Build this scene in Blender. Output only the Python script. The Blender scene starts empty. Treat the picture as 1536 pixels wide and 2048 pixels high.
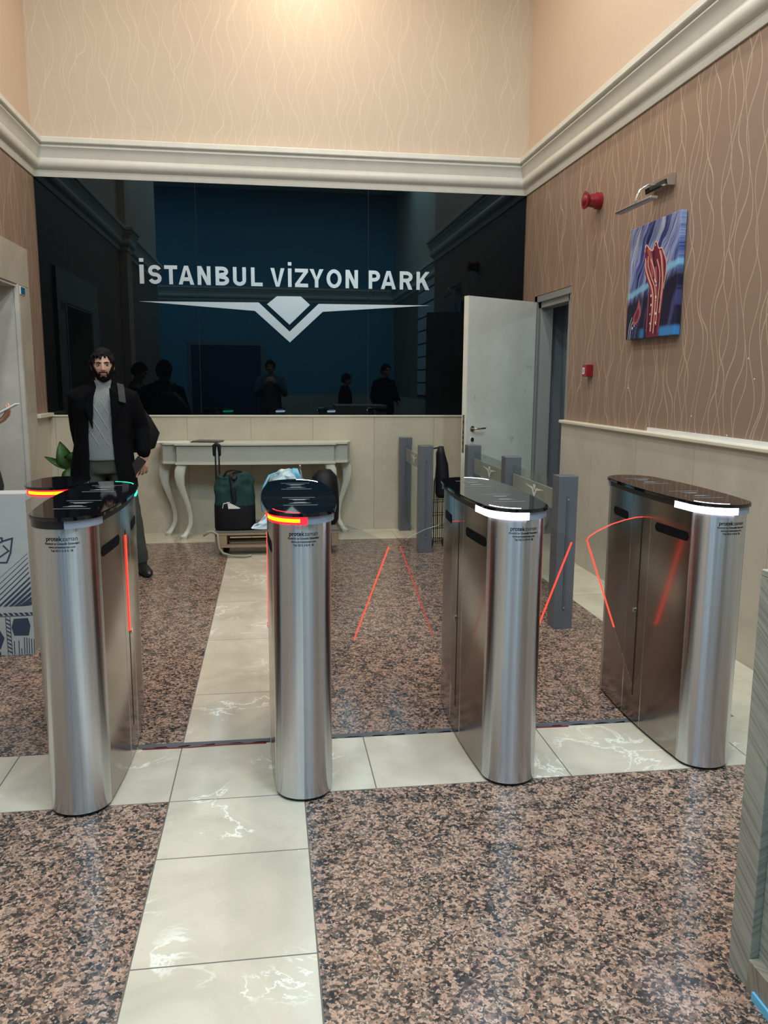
import bpy, bmesh, math, random
from mathutils import Vector, Matrix, noise
random.seed(7)
S = bpy.context.scene
COL = S.collection
PI = math.pi

# ------------------------------------------------------------------ camera
cam_d = bpy.data.cameras.new('camera'); cam = bpy.data.objects.new('camera', cam_d); COL.objects.link(cam)
YAW, PITCH, ROLL, FPX = 0.141100, 0.162375, -0.006584, 1602.3
cy, sy, cp, sp = math.cos(YAW), math.sin(YAW), math.cos(PITCH), math.sin(PITCH)
fw = Vector((sy*cp, cy*cp, -sp)); rt = Vector((cy, -sy, 0)); dn = fw.cross(rt)
cr, sr = math.cos(ROLL), math.sin(ROLL)
r2 = cr*rt + sr*dn; d2 = -sr*rt + cr*dn
cam.matrix_world = Matrix(((r2.x, -d2.x, -fw.x, 0), (r2.y, -d2.y, -fw.y, 0), (r2.z, -d2.z, -fw.z, 1.5), (0, 0, 0, 1)))
cam_d.sensor_fit = 'VERTICAL'; cam_d.sensor_height = 24; cam_d.lens = FPX/2048*24
cam_d.clip_start = 0.03; cam_d.clip_end = 60
S.camera = cam

# ------------------------------------------------------------------ world, exposure, lamps
S.view_settings.view_transform = 'Standard'; S.view_settings.look = 'None'
S.view_settings.gamma = 1; S.view_settings.use_curve_mapping = False
S.view_settings.exposure = 0.0
S.cycles.transparent_max_bounces = 24; S.cycles.max_bounces = 10
W = bpy.data.worlds.new('world'); S.world = W; W.use_nodes = True
W.node_tree.nodes['Background'].inputs[0].default_value = (0.8, 0.85, 1, 1)
W.node_tree.nodes['Background'].inputs[1].default_value = 0.15
WARM = (1.0, 0.87, 0.66); NEUT = (1.0, 0.955, 0.89); COOL = (0.66, 0.88, 1.0)
# (x, y, z, colour, watts, radius) of the recessed downlights in the hall ceiling
LAMPS = [(0.35, 7.2, 5.75, WARM, 36, .12), (-1.4, 6.0, 5.75, NEUT, 32, .12), (1.6, 5.6, 5.75, NEUT, 42, .12), (0.2, 4.6, 5.75, NEUT, 50, .12),
         (-1.3, 2.6, 5.75, NEUT, 45, .12), (1.6, 2.4, 5.75, NEUT, 50, .12), (0.7, 1.6, 5.75, NEUT, 40, .14)]
# (x, y, z, length, watts) of the linear luminaires added over the rear lobby
LINES = [(-2.9, -.80, 5.72, .95, 75), (-1.2, .0, 5.72, 2.3, 48), (.15, .0, 5.72, 2.3, 40), (1.55, .0, 5.72, 2.3, 66), (2.6, .0, 5.72, 2.3, 44)]
CEIL = 5.8

# ------------------------------------------------------------------ node helpers
def mat(name):
    m = bpy.data.materials.new(name); m.use_nodes = True
    return m, m.node_tree, m.node_tree.nodes['Principled BSDF']
def pm(name, col, rough=.5, metal=0, **kw):
    m, t, b = mat(name)
    b.inputs['Base Color'].default_value = (*col, 1); b.inputs['Roughness'].default_value = rough; b.inputs['Metallic'].default_value = metal
    for k, v in kw.items(): b.inputs[k.replace('_', ' ')].default_value = v
    # slight procedural variation so no surface is perfectly flat in tone
    n = t.nodes.new('ShaderNodeTexNoise'); n.inputs['Scale'].default_value = 9; n.inputs['Detail'].default_value = 4
    tc = t.nodes.new('ShaderNodeTexCoord'); t.links.new(tc.outputs['Object'], n.inputs['Vector'])
    mx = t.nodes.new('ShaderNodeMix'); mx.data_type = 'RGBA'
    mx.inputs[6].default_value = (*[c*.9 for c in col], 1); mx.inputs[7].default_value = (*[min(1, c*1.08) for c in col], 1)
    t.links.new(n.outputs[0], mx.inputs[0]); t.links.new(mx.outputs[2], b.inputs['Base Color'])
    return m
def emit(name, col, s):
    m, t, b = mat(name); b.inputs['Base Color'].default_value = (*[c*.2 for c in col], 1)
    b.inputs['Emission Color'].default_value = (*col, 1); b.inputs['Emission Strength'].default_value = s
    return m
class N:
    """tiny node-graph writer"""
    def __init__(s, t): s.t = t
    def new(s, k, **kw):
        n = s.t.nodes.new(k)
        for a, v in kw.items(): setattr(n, a, v)
        return n
    def put(s, sock, v):
        if hasattr(v, 'is_output'): s.t.links.new(v, sock)
        else: sock.default_value = v
    def m(s, op, a, b=0.0, c=0.0):
        n = s.new('ShaderNodeMath', operation=op); s.put(n.inputs[0], a); s.put(n.inputs[1], b); s.put(n.inputs[2], c); return n.outputs[0]
    def mixc(s, f, a, b):
        n = s.new('ShaderNodeMix', data_type='RGBA'); s.put(n.inputs[0], f)
        s.put(n.inputs[6], a if hasattr(a, 'is_output') else (*a, 1)); s.put(n.inputs[7], b if hasattr(b, 'is_output') else (*b, 1)); return n.outputs[2]
    def noise(s, vec, scale, detail=3, rough=.5, dist=0):
        n = s.new('ShaderNodeTexNoise'); n.inputs['Scale'].default_value = scale; n.inputs['Detail'].default_value = detail
        n.inputs['Roughness'].default_value = rough; n.inputs['Distortion'].default_value = dist
        if vec is not None: s.t.links.new(vec, n.inputs['Vector'])
        return n.outputs[0]
    def comb(s, x, y, z):
        n = s.new('ShaderNodeCombineXYZ'); s.put(n.inputs[0], x); s.put(n.inputs[1], y); s.put(n.inputs[2], z); return n.outputs[0]
    def pos(s):
        g = s.new('ShaderNodeNewGeometry'); x = s.new('ShaderNodeSeparateXYZ'); s.t.links.new(g.outputs['Position'], x.inputs[0])
        return g.outputs['Position'], x.outputs[0], x.outputs[1], x.outputs[2]
    def ramp(s, f, stops, interp='LINEAR'):
        n = s.new('ShaderNodeValToRGB'); n.color_ramp.interpolation = interp; e = n.color_ramp.elements
        while len(e) < len(stops): e.new(.5)
        for i, (p, c) in enumerate(stops): e[i].position = p; e[i].color = (*c, 1)
        s.t.links.new(f, n.inputs[0]); return n.outputs[0]
    def smooth(s, v, a, b):
        n = s.new('ShaderNodeMapRange', interpolation_type='SMOOTHSTEP'); s.put(n.inputs[0], v); s.put(n.inputs[1], a); s.put(n.inputs[2], b)
        n.inputs[3].default_value = 0; n.inputs[4].default_value = 1; return n.outputs[0]
    def bump(s, h, strength, dist, b):
        n = s.new('ShaderNodeBump'); n.inputs['Strength'].default_value = strength; n.inputs['Distance'].default_value = dist
        s.t.links.new(h, n.inputs['Height']); s.t.links.new(n.outputs[0], b.inputs['Normal'])

def wallpaper(name, axis, base, line, width=.0032, P=.36, gloss=.55):
    m, t, b = mat(name); g = N(t); pos, x, y, z = g.pos(); u = x if axis == 'x' else y
    lines = None
    for k in range(6):
        per = (.62, .74, .55, .68, .83, .60)[k]; amp = (.040, .048, .034, .044, .050, .038)[k]
        ph = g.m('ADD', g.m('MULTIPLY', g.noise(g.comb(g.m('MULTIPLY', u, 1.5), 17.3*k, g.m('MULTIPLY', z, .10)), 1, 0.0), 12.), 2.1*k)
        d = g.m('SINE', g.m('ADD', g.m('MULTIPLY', z, 2*PI/per), ph))
        w = g.m('ADD', u, g.m('MULTIPLY', d, amp)); w = g.m('ADD', w, P*(.1, .62, .33, .85, .48, .0)[k])
        w = g.m('ADD', w, g.m('MULTIPLY', g.noise(g.comb(g.m('MULTIPLY', u, .8), 7.7*k, g.m('MULTIPLY', z, .3)), 1, 0.0), .22))
        f = g.m('ABSOLUTE', g.m('SUBTRACT', g.m('FRACT', g.m('DIVIDE', w, P)), .5)); f = g.m('MULTIPLY', f, P)
        l = g.m('SUBTRACT', 1.0, g.smooth(f, width*.45, width*1.25))
        lines = l if lines is None else g.m('MAXIMUM', lines, l)
    fine = g.noise(g.comb(g.m('MULTIPLY', u, 260.), g.m('MULTIPLY', z, 60.), 0.0), 1, 2)
    big = g.noise(pos, 1.3, 3)
    base2 = tuple(c*.90 for c in base)
    c = g.mixc(g.m('MULTIPLY', g.m('ADD', fine, big), .5), base2, tuple(min(1, q*1.10) for q in base))
    c = g.mixc(g.m('MULTIPLY', lines, .9), c, line)
    t.links.new(c, b.inputs['Base Color']); b.inputs['Roughness'].default_value = gloss
    g.bump(g.m('ADD', lines, g.m('MULTIPLY', fine, .25)), .25, .001, b)
    return m
def marble(name, base, vein, axis=None, pitch=.6, off=0., rough=.18, scale=1.6, tone=.12, veinamt=.55, vw=.012):
    m, t, b = mat(name); g = N(t); pos, x, y, z = g.pos()
    n1 = g.noise(pos, scale*1.2, 6, .6, .8)
    v = g.m('ABSOLUTE', g.m('SUBTRACT', g.noise(pos, scale, 7, .62, 1.4), .5)); v = g.m('SUBTRACT', 1.0, g.smooth(v, .0, vw))
    brk = g.smooth(g.noise(pos, scale*.9+.7, 2), .48, .62)
    v = g.m('MULTIPLY', v, brk)
    cloud = g.smooth(n1, .3, .72)
    c = g.mixc(cloud, tuple(q*(1-tone) for q in base), tuple(min(1, q*(1+tone)) for q in base))
    c = g.mixc(g.m('MULTIPLY', v, veinamt), c, vein)
    sp_ = g.smooth(g.noise(pos, 26, 3), .66, .74)
    c = g.mixc(g.m('MULTIPLY', sp_, .14), c, tuple(q*.55 for q in base))
    if axis:
        u = x if axis == 'x' else y
        s = g.m('DIVIDE', g.m('ADD', u, off), pitch); cell = g.m('FLOOR', s)
        wn = g.new('ShaderNodeTexWhiteNoise', noise_dimensions='1D'); t.links.new(cell, wn.inputs['W'])
        c = g.mixc(g.m('MULTIPLY', wn.outputs[0], .22), c, tuple(q*.62 for q in base))
        e = g.m('ABSOLUTE', g.m('SUBTRACT', g.m('FRACT', s), .5)); j = g.smooth(e, .5-.004/pitch, .5-.0015/pitch)
        c = g.mixc(g.m('MULTIPLY', j, .55), c, tuple(q*.35 for q in base))
    t.links.new(c, b.inputs['Base Color']); b.inputs['Roughness'].default_value = rough
    return m
def granite():
    m, t, b = mat('granite'); g = N(t); pos, x, y, z = g.pos()
    n = g.new('ShaderNodeTexNoise'); n.inputs['Scale'].default_value = 55; n.inputs['Detail'].default_value = 3; t.links.new(pos, n.inputs['Vector'])
    vm = g.new('ShaderNodeVectorMath', operation='MULTIPLY_ADD'); t.links.new(n.outputs[1], vm.inputs[0]); vm.inputs[1].default_value = (.022, .022, 0); t.links.new(pos, vm.inputs[2])
    def vor(scale, rnd=1):
        v = g.new('ShaderNodeTexVoronoi'); v.inputs['Scale'].default_value = scale; t.links.new(vm.outputs[0], v.inputs['Vector'])
        s = g.new('ShaderNodeSeparateColor'); t.links.new(v.outputs['Color'], s.inputs[0]); return s.outputs[0], s.outputs[1], v.outputs['Distance']
    a, a2, ad = vor(105); c2, c3, cd = vor(230)
    drift = g.noise(pos, 14, 3)
    f = g.m('ADD', g.m('MULTIPLY', a, .78), g.m('MULTIPLY', g.m('SUBTRACT', drift, .5), 1.1))
    c = g.ramp(f, [(0, (.022, .021, .022)), (.17, (.045, .038, .036)), (.27, (.115, .088, .072)), (.42, (.22, .132, .095)), (.58, (.38, .225, .158)), (.76, (.46, .285, .205)), (.92, (.27, .20, .165))])
    dk = g.smooth(c2, .70, .90); c = g.mixc(g.m('MULTIPLY', dk, .8), c, (.05, .04, .038))
    lt = g.smooth(c3, .90, .98); c = g.mixc(g.m('MULTIPLY', lt, .6), c, (.62, .48, .38))
    t.links.new(c, b.inputs['Base Color']); b.inputs['Roughness'].default_value = .16
    return m
def steel(name, col, rough, aniso, grain=1.0, metal=1.0):
    m, t, b = mat(name); g = N(t); pos, x, y, z = g.pos()
    st = g.noise(g.comb(g.m('MULTIPLY', x, 3.), g.m('MULTIPLY', y, 3.), g.m('MULTIPLY', z, 420.)), 1, 3)
    c = g.mixc(g.m('MULTIPLY', st, grain), tuple(q*.82 for q in col), col)
    t.links.new(c, b.inputs['Base Color']); b.inputs['Metallic'].default_value = metal
    r = g.m('ADD', rough-.03, g.m('MULTIPLY', st, .06)); t.links.new(r, b.inputs['Roughness'])
    b.inputs['Anisotropic'].default_value = aniso
    tg = g.new('ShaderNodeTangent'); tg.direction_type = 'RADIAL'; tg.axis = 'Z'
    t.links.new(tg.outputs[0], b.inputs['Tangent']); b.inputs['Anisotropic Rotation'].default_value = 0.25
    return m
def thin_glass(name, tint=(.90, .94, .93), base=.05, frost=0.0, fcol=(.6, .63, .62)):
    m = bpy.data.materials.new(name); m.use_nodes = True; t = m.node_tree; t.nodes.clear(); g = N(t)
    o = g.new('ShaderNodeOutputMaterial'); tr = g.new('ShaderNodeBsdfTransparent'); tr.inputs[0].default_value = (*tint, 1)
    gl = g.new('ShaderNodeBsdfGlossy'); gl.inputs['Roughness'].default_value = .02; gl.inputs[0].default_value = (1, 1, 1, 1)
    fr = g.new('ShaderNodeFresnel'); fr.inputs[0].default_value = 1.45
    geo = g.new('ShaderNodeNewGeometry'); k_ = g.m('MULTIPLY', fr.outputs[0], g.m('SUBTRACT', 1.0, geo.outputs['Backfacing']))
    mx = g.new('ShaderNodeMixShader'); t.links.new(k_, mx.inputs[0]); t.links.new(tr.outputs[0], mx.inputs[1]); t.links.new(gl.outputs[0], mx.inputs[2])
    out = mx.outputs[0]
    if frost:
        df = g.new('ShaderNodeBsdfDiffuse'); df.inputs[0].default_value = (*fcol, 1)
        m2 = g.new('ShaderNodeMixShader'); m2.inputs[0].default_value = frost; t.links.new(out, m2.inputs[1]); t.links.new(df.outputs[0], m2.inputs[2]); out = m2.outputs[0]
    t.links.new(out, o.inputs[0]); return m

M = {}
M['paper_up_x'] = wallpaper('upper wallpaper back', 'x', (.52, .42, .325), (.62, .52, .40), width=.0030)
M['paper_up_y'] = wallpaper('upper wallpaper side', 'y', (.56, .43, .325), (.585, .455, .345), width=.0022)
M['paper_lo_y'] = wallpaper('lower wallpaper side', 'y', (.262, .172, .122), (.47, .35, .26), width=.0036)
M['paper_rear'] = wallpaper('rear wallpaper', 'x', (.10, .30, .40), (.13, .36, .46))
M['wains_x'] = marble('wainscot marble back', (.50, .44, .33), (.72, .66, .54), 'x', .61, .19, rough=.28, tone=.10, veinamt=.2)
M['wains_y'] = marble('wainscot marble side', (.52, .46, .37), (.74, .68, .58), 'y', .78, .2, rough=.28, tone=.10, veinamt=.2)
M['portal'] = marble('portal marble', (.46, .41, .33), (.68, .62, .52), rough=.3, tone=.14, veinamt=.2)
M['portal_in'] = marble('reveal marble', (.56, .53, .47), (.6, .58, .54), rough=.35, tone=.14, veinamt=.2)
M['marble'] = marble('floor marble', (.555, .475, .37), (.88, .84, .74), rough=.13, scale=2.1, tone=.13, veinamt=.8, vw=.020)
M['marble_border'] = marble('border marble', (.56, .50, .38), (.82, .76, .64), rough=.15, tone=.14, veinamt=.4)
M['granite'] = granite()
M['joint'] = pm('tile joint', (.12, .10, .085), .7)
M['channel'] = pm('threshold channel', (.10, .11, .125), .55, .3)
M['ceil'] = pm('ceiling paint', (.80, .76, .68), .8)
M['crown'] = pm('crown plaster', (.66, .64, .57), .38)
M['rail'] = pm('rail stone', (.66, .60, .48), .35)
M['black_glass'] = None
m, t, b = mat('black back painted glass'); b.inputs['Base Color'].default_value = (.0015, .0022, .003, 1); b.inputs['Roughness'].default_value = .012
b.inputs['IOR'].default_value = 1.5; b.inputs['Specular Tint'].default_value = (.62, .88, 1, 1); M['black_glass'] = m
M['sign'] = steel('brushed sign steel', (.66, .65, .62), .34, .3, .6, metal=.75)
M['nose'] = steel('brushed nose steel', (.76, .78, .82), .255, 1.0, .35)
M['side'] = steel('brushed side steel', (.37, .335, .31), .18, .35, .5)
M['core'] = pm('dark interior', (.012, .012, .013), .5)
M['lid'] = pm('black glass lid', (.004, .004, .006), .03, 0, IOR=1.7)
M['led_red'] = emit('red light', (1, .008, .02), 3.5)
M['led_core'] = emit('hot core of red light', (1, .45, .0), 2.6)
M['led_white'] = emit('white light', (.86, .84, 1), 9)
M['led_green'] = emit('green light', (.02, 1, .45), 3)
M['led_off'] = pm('unlit light strip', (.012, .012, .014), .25)
M['edge_red'] = emit('red glass edge', (1, .045, .025), 2.3)
M['edge_dim'] = emit('dim red glass edge', (1, .07, .05), .5)
M['bumper'] = pm('grey light diffuser', (.30, .32, .38), .3)
M['flap'] = thin_glass('flap glass', (.90, .92, .93))
M['gate_glass'] = thin_glass('gate glass', (.88, .93, .91))
M['frost'] = thin_glass('frosted band', (.8, .85, .83), frost=.55, fcol=(.34, .36, .31))
M['frost_logo'] = pm('clear emblem on frosted band', (.66, .68, .62), .4)
M['post'] = pm('grey powder coat', (.155, .165, .185), .38, .45)
M['ink'] = pm('black print', (.006, .006, .008), .8, Specular_IOR_Level=.08)
M['silver_ink'] = pm('silver print', (.34, .35, .36), .35, .3)
M['icon_ink'] = pm('grey print', (.13, .135, .14), .4)
M['door'] = pm('off white door paint', (.46, .46, .40), .42)
M['door_edge'] = pm('cream door edge', (.66, .64, .54), .5)
M['door_frame'] = pm('grey frame paint', (.24, .245, .235), .42)
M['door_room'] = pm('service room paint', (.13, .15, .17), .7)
M['chrome'] = pm('chrome', (.75, .74, .72), .14, 1)
M['nickel'] = pm('worn nickel', (.42, .38, .32), .28, 1)
M['red_plastic'] = pm('red plastic', (.22, .006, .014), .28)
M['white_plastic'] = pm('white plastic', (.75, .75, .72), .4)
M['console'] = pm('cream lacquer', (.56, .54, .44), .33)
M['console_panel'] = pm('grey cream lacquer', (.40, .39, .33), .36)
M['wood'] = pm('pallet wood', (.30, .20, .12), .8)
M['wood_dark'] = pm('weathered pallet board', (.14, .12, .10), .85)
M['rope'] = pm('frayed rope', (.30, .26, .20), .9)
M['bag_green'] = pm('dark green canvas', (.012, .040, .035), .8, Specular_IOR_Level=.25)
M['bag_black'] = pm('black nylon', (.005, .0055, .008), .6, Specular_IOR_Level=.3)
M['bag_blue'] = pm('blue plastic bag', (.16, .44, .62), .3)
M['bag_white'] = pm('pale plastic bag', (.50, .62, .66), .28)
M['leaf'] = pm('leaf green', (.085, .21, .06), .42)
M['leaf_dark'] = pm('dark leaf green', (.05, .135, .038), .45)
M['stem'] = pm('plant stem', (.10, .13, .05), .6)
M['pot'] = pm('white pot', (.5, .5, .48), .4)
M['soil'] = pm('soil', (.03, .02, .015), .95)
M['card'] = pm('pale cardboard', (.44, .43, .41), .75)
M['card_side'] = pm('cardboard side', (.30, .27, .22), .85)
M['card_ink'] = pm('navy carton print', (.035, .05, .085), .7)
M['skin'] = pm('skin', (.48, .27, .19), .5, 0, Subsurface_Weight=.08)
M['lid_skin'] = pm('eyelid skin', (.24, .12, .085), .6)
M['lips'] = pm('lips', (.34, .13, .11), .5)
M['hair'] = pm('near black hair', (.005, .004, .0035), .75, Specular_IOR_Level=.15)
M['eye_white'] = pm('eye white', (.30, .26, .235), .35)
M['iris'] = pm('dark iris', (.012, .008, .006), .2)
M['coat'] = pm('black wool', (.0022, .0022, .003), .9, Specular_IOR_Level=.12)
M['trouser'] = pm('olive trousers', (.040, .045, .034), .85)
M['shoe'] = pm('black leather', (.008, .008, .008), .4)
M['denim'] = pm('blue denim', (.03, .05, .09), .85)
M['puffer'] = pm('dark puffer fabric', (.01, .014, .016), .5)
M['phone'] = pm('black phone', (.012, .013, .015), .2)
M['phone_white'] = pm('silver phone', (.75, .77, .78), .2)
M['strap_grey'] = pm('grey webbing', (.022, .022, .024), .8)
M['paper'] = pm('white paper', (.66, .64, .58), .7)
M['magazine'] = pm('dark magazine cover', (.06, .055, .06), .4)
M['film'] = pm('light blue film', (.16, .52, .78), .35)
M['blue_tag'] = pm('blue sign face', (.01, .12, .26), .4)
M['plate'] = pm('directory plate', (.50, .58, .62), .4)
M['lamp_white'] = emit('ceiling lamp', (1, .93, .82), 6)
def knit():
    m, t, b = mat('grey cable knit'); g = N(t); tc = g.new('ShaderNodeTexCoord'); s = g.new('ShaderNodeSeparateXYZ'); t.links.new(tc.outputs['Object'], s.inputs[0])
    x, z = s.outputs[0], s.outputs[2]
    f = None
    for k in (1, -1):
        a = g.m('ABSOLUTE', g.m('SUBTRACT', g.m('FRACT', g.m('DIVIDE', g.m('ADD', x, g.m('MULTIPLY', z, .55*k)), .068)), .5))
        a = g.m('SUBTRACT', 1.0, g.smooth(a, .03, .11)); f = a if f is None else g.m('MAXIMUM', f, g.m('MULTIPLY', a, .5))
    band = g.smooth(z, 1.36, 1.33); band2 = g.smooth(z, 1.0, 1.03); f = g.m('MULTIPLY', f, g.m('MULTIPLY', band, band2))
    n = g.noise(tc.outputs['Object'], 160, 2)
    c = g.mixc(n, (.13, .14, .135), (.26, .27, .26)); c = g.mixc(g.m('MULTIPLY', f, .35), c, (.40, .40, .38))
    t.links.new(c, b.inputs['Base Color']); b.inputs['Roughness'].default_value = .9
    g.bump(g.m('ADD', f, g.m('MULTIPLY', n, .5)), .7, .006, b); return m
M['knit'] = knit()
def woodgrain(name, c1, c2, ang):
    m, t, b = mat(name); g = N(t); pos, x, y, z = g.pos()
    h = g.m('ADD', y, x)
    u = g.m('ADD', g.m('MULTIPLY', h, math.cos(ang)), g.m('MULTIPLY', z, math.sin(ang))); v = g.m('SUBTRACT', g.m('MULTIPLY', z, math.cos(ang)), g.m('MULTIPLY', h, math.sin(ang)))
    n = g.noise(g.comb(g.m('MULTIPLY', u, 3.), g.m('MULTIPLY', v, 90.), 0.), 1, 5, .6, .3)
    c = g.ramp(n, [(.32, c1), (.55, c2), (.7, tuple(q*1.15 for q in c2))]); t.links.new(c, b.inputs['Base Color']); b.inputs['Roughness'].default_value = .5
    return m
M['counter'] = woodgrain('grey oak laminate', (.19, .18, .145), (.37, .355, .295), .5)
M['counter2'] = woodgrain('grey oak laminate, shallow grain', (.19, .18, .145), (.37, .355, .295), .15)
M['plinth'] = woodgrain('brown oak laminate', (.16, .13, .095), (.30, .25, .19), 1.2)
def painting():
    m, t, b = mat('abstract canvas print'); g = N(t); pos, x, y, z = g.pos()
    # u grows towards the camera end of the picture, v upwards, both 0..1
    u = g.m('DIVIDE', g.m('SUBTRACT', 5.49, y), .69); v = g.m('DIVIDE', g.m('SUBTRACT', z, 1.795), .745)
    # streams fan out from lower left to upper right
    w = g.noise(g.comb(g.m('MULTIPLY', u, 1.4), g.m('MULTIPLY', v, 1.0), 3.3), 1.6, 2)
    a = g.m('ADD', g.m('SUBTRACT', g.m('MULTIPLY', u, 1.5), g.m('MULTIPLY', v, .75)), g.m('MULTIPLY', w, .75))
    n = g.noise(g.comb(g.m('MULTIPLY', a, 5.0), g.m('MULTIPLY', v, .3), 9.), 1.5, 4, .62)
    c = g.ramp(n, [(.30, (.012, .008, .045)), (.40, (.03, .035, .16)), (.47, (.11, .15, .36)), (.52, (.30, .34, .52)), (.56, (.05, .06, .22)), (.61, (.50, .52, .56)), (.66, (.16, .18, .40)), (.70, (.05, .04, .17))])
    # dark lower half with a bright band above it
    l = g.m('SUBTRACT', v, g.m('ADD', .34, g.m('MULTIPLY', u, .26))); l = g.m('ADD', l, g.m('MULTIPLY', g.m('SUBTRACT', w, .5), .2))
    dark = g.mixc(g.smooth(n, .52, .6), (.010, .007, .03), (.05, .05, .15))
    c = g.mixc(g.smooth(l, .0, -.10), c, dark)
    bb = g.m('SUBTRACT', 1.0, g.smooth(g.m('ABSOLUTE', g.m('SUBTRACT', l, .02)), .01, .045)); c = g.mixc(g.m('MULTIPLY', bb, .85), c, (.22, .50, .68))
    cb = g.m('MULTIPLY', g.smooth(v, .10, .06), g.smooth(g.m('ABSOLUTE', g.m('SUBTRACT', u, .55)), .12, .2)); cb = g.m('MULTIPLY', cb, g.smooth(u, .25, .4))
    c = g.mixc(cb, c, (.04, .20, .48))
    t.links.new(c, b.inputs['Base Color']); b.inputs['Roughness'].default_value = .45; return m
M['canvas'] = painting()
def door_paint():
    m, t, b = mat('scuffed door paint'); g = N(t); tc = g.new('ShaderNodeTexCoord'); p = tc.outputs['Object']
    n = g.noise(p, 2.4, 5, .65); c = g.mixc(g.smooth(n, .35, .7), (.52, .52, .465), (.60, .60, .54))
    s = g.smooth(g.noise(p, 9, 4, .6, .5), .66, .70); c = g.mixc(g.m('MULTIPLY', s, .5), c, (.30, .29, .25))
    s2 = g.smooth(g.noise(p, 23, 2), .765, .79); c = g.mixc(g.m('MULTIPLY', s2, .8), c, (.12, .11, .10))
    t.links.new(c, b.inputs['Base Color']); b.inputs['Roughness'].default_value = .42; return m
M['door_scuff'] = door_paint()

# ------------------------------------------------------------------ mesh helpers
def link(o, parent=None):
    COL.objects.link(o)
    if parent is not None: o.parent = parent
    return o
def obj(name, bm, m, parent=None, smooth=False, loc=None, angle=None):
    bm.normal_update()
    me = bpy.data.meshes.new(name); bm.to_mesh(me); bm.free()
    for q in (m if isinstance(m, (list, tuple)) else [m]): me.materials.append(q)
    if smooth:
        for p in me.polygons: p.use_smooth = True
        if angle is not None: me.set_sharp_from_angle(angle=angle)
    o = bpy.data.objects.new(name, me)
    if loc: o.location = loc
    return link(o, parent)
def thing(name, label, cat, loc=(0, 0, 0), rz=0, group=None):
    o = bpy.data.objects.new(name, None); o.location = loc; o.rotation_euler = (0, 0, rz); o.empty_display_size = .1
    tag(o, label, cat, group); return link(o)
def tag(o, label, cat=None, group=None):
    o['label'] = label
    if cat: o['category'] = cat
    if group: o['group'] = group
    return o
def struct(o): o['kind'] = 'structure'; return o
def box(bm, x0, x1, y0, y1, z0, z1, bev=0, mi=0):
    vs = [bm.verts.new((x, y, z)) for x in (x0, x1) for y in (y0, y1) for z in (z0, z1)]
    fs = [(0, 1, 3, 2), (4, 6, 7, 5), (0, 4, 5, 1), (2, 3, 7, 6), (0, 2, 6, 4), (1, 5, 7, 3)]
    F = [bm.faces.new([vs[i] for i in f]) for f in fs]
    for f in F: f.material_index = mi
    if bev:
        E = list({e for f in F for e in f.edges}); r = bmesh.ops.bevel(bm, geom=E, offset=bev, segments=2, affect='EDGES', profile=.5)
        for f in r['faces']: f.material_index = mi
    return F
def bx(*a, **k): bm = bmesh.new(); box(bm, *a, **k); return bm
def prism(bm, pts, z0, z1, axis='z', mi=0):
    """extrude a closed 2-D outline. axis z: (x,y)->z ; axis y: (x,z) along y ; axis x: (y,z) along x"""
    def P(p, h): return {'z': (p[0], p[1], h), 'y': (p[0], h, p[1]), 'x': (h, p[0], p[1])}[axis]
    A = [bm.verts.new(P(p, z0)) for p in pts]; B = [bm.verts.new(P(p, z1)) for p in pts]; n = len(pts)
    F = [bm.faces.new(A[::-1]), bm.faces.new(B)]
    for i in range(n): F.append(bm.faces.new((A[i], A[(i+1) % n], B[(i+1) % n], B[i])))
    for f in F: f.material_index = mi
    bmesh.ops.recalc_face_normals(bm, faces=F); return F
def ribbon(bm, pts, th, z0, z1):
    """upright strip following a plan polyline, thickness th to the left of travel"""
    n = len(pts); out = []
    for i, p in enumerate(pts):
        a = Vector(pts[max(i-1, 0)]); c = Vector(pts[min(i+1, n-1)]); d = (c-a).normalized(); out.append((p[0]-d.y*th, p[1]+d.x*th))
    A = [[bm.verts.new((q[0], q[1], z)) for q in L] for z in (z0, z1) for L in (pts, out)]
    o0, i0, o1, i1 = A
    F = []
    for k in range(n-1):
        F += [bm.faces.new((o0[k], o0[k+1], o1[k+1], o1[k])), bm.faces.new((i0[k+1], i0[k], i1[k], i1[k+1])),
              bm.faces.new((o1[k], o1[k+1], i1[k+1], i1[k])), bm.faces.new((o0[k+1], o0[k], i0[k], i0[k+1]))]
    F += [bm.faces.new((o0[0], o1[0], i1[0], i0[0])), bm.faces.new((o0[-1], i0[-1], i1[-1], o1[-1]))]
    bmesh.ops.recalc_face_normals(bm, faces=F)
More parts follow.
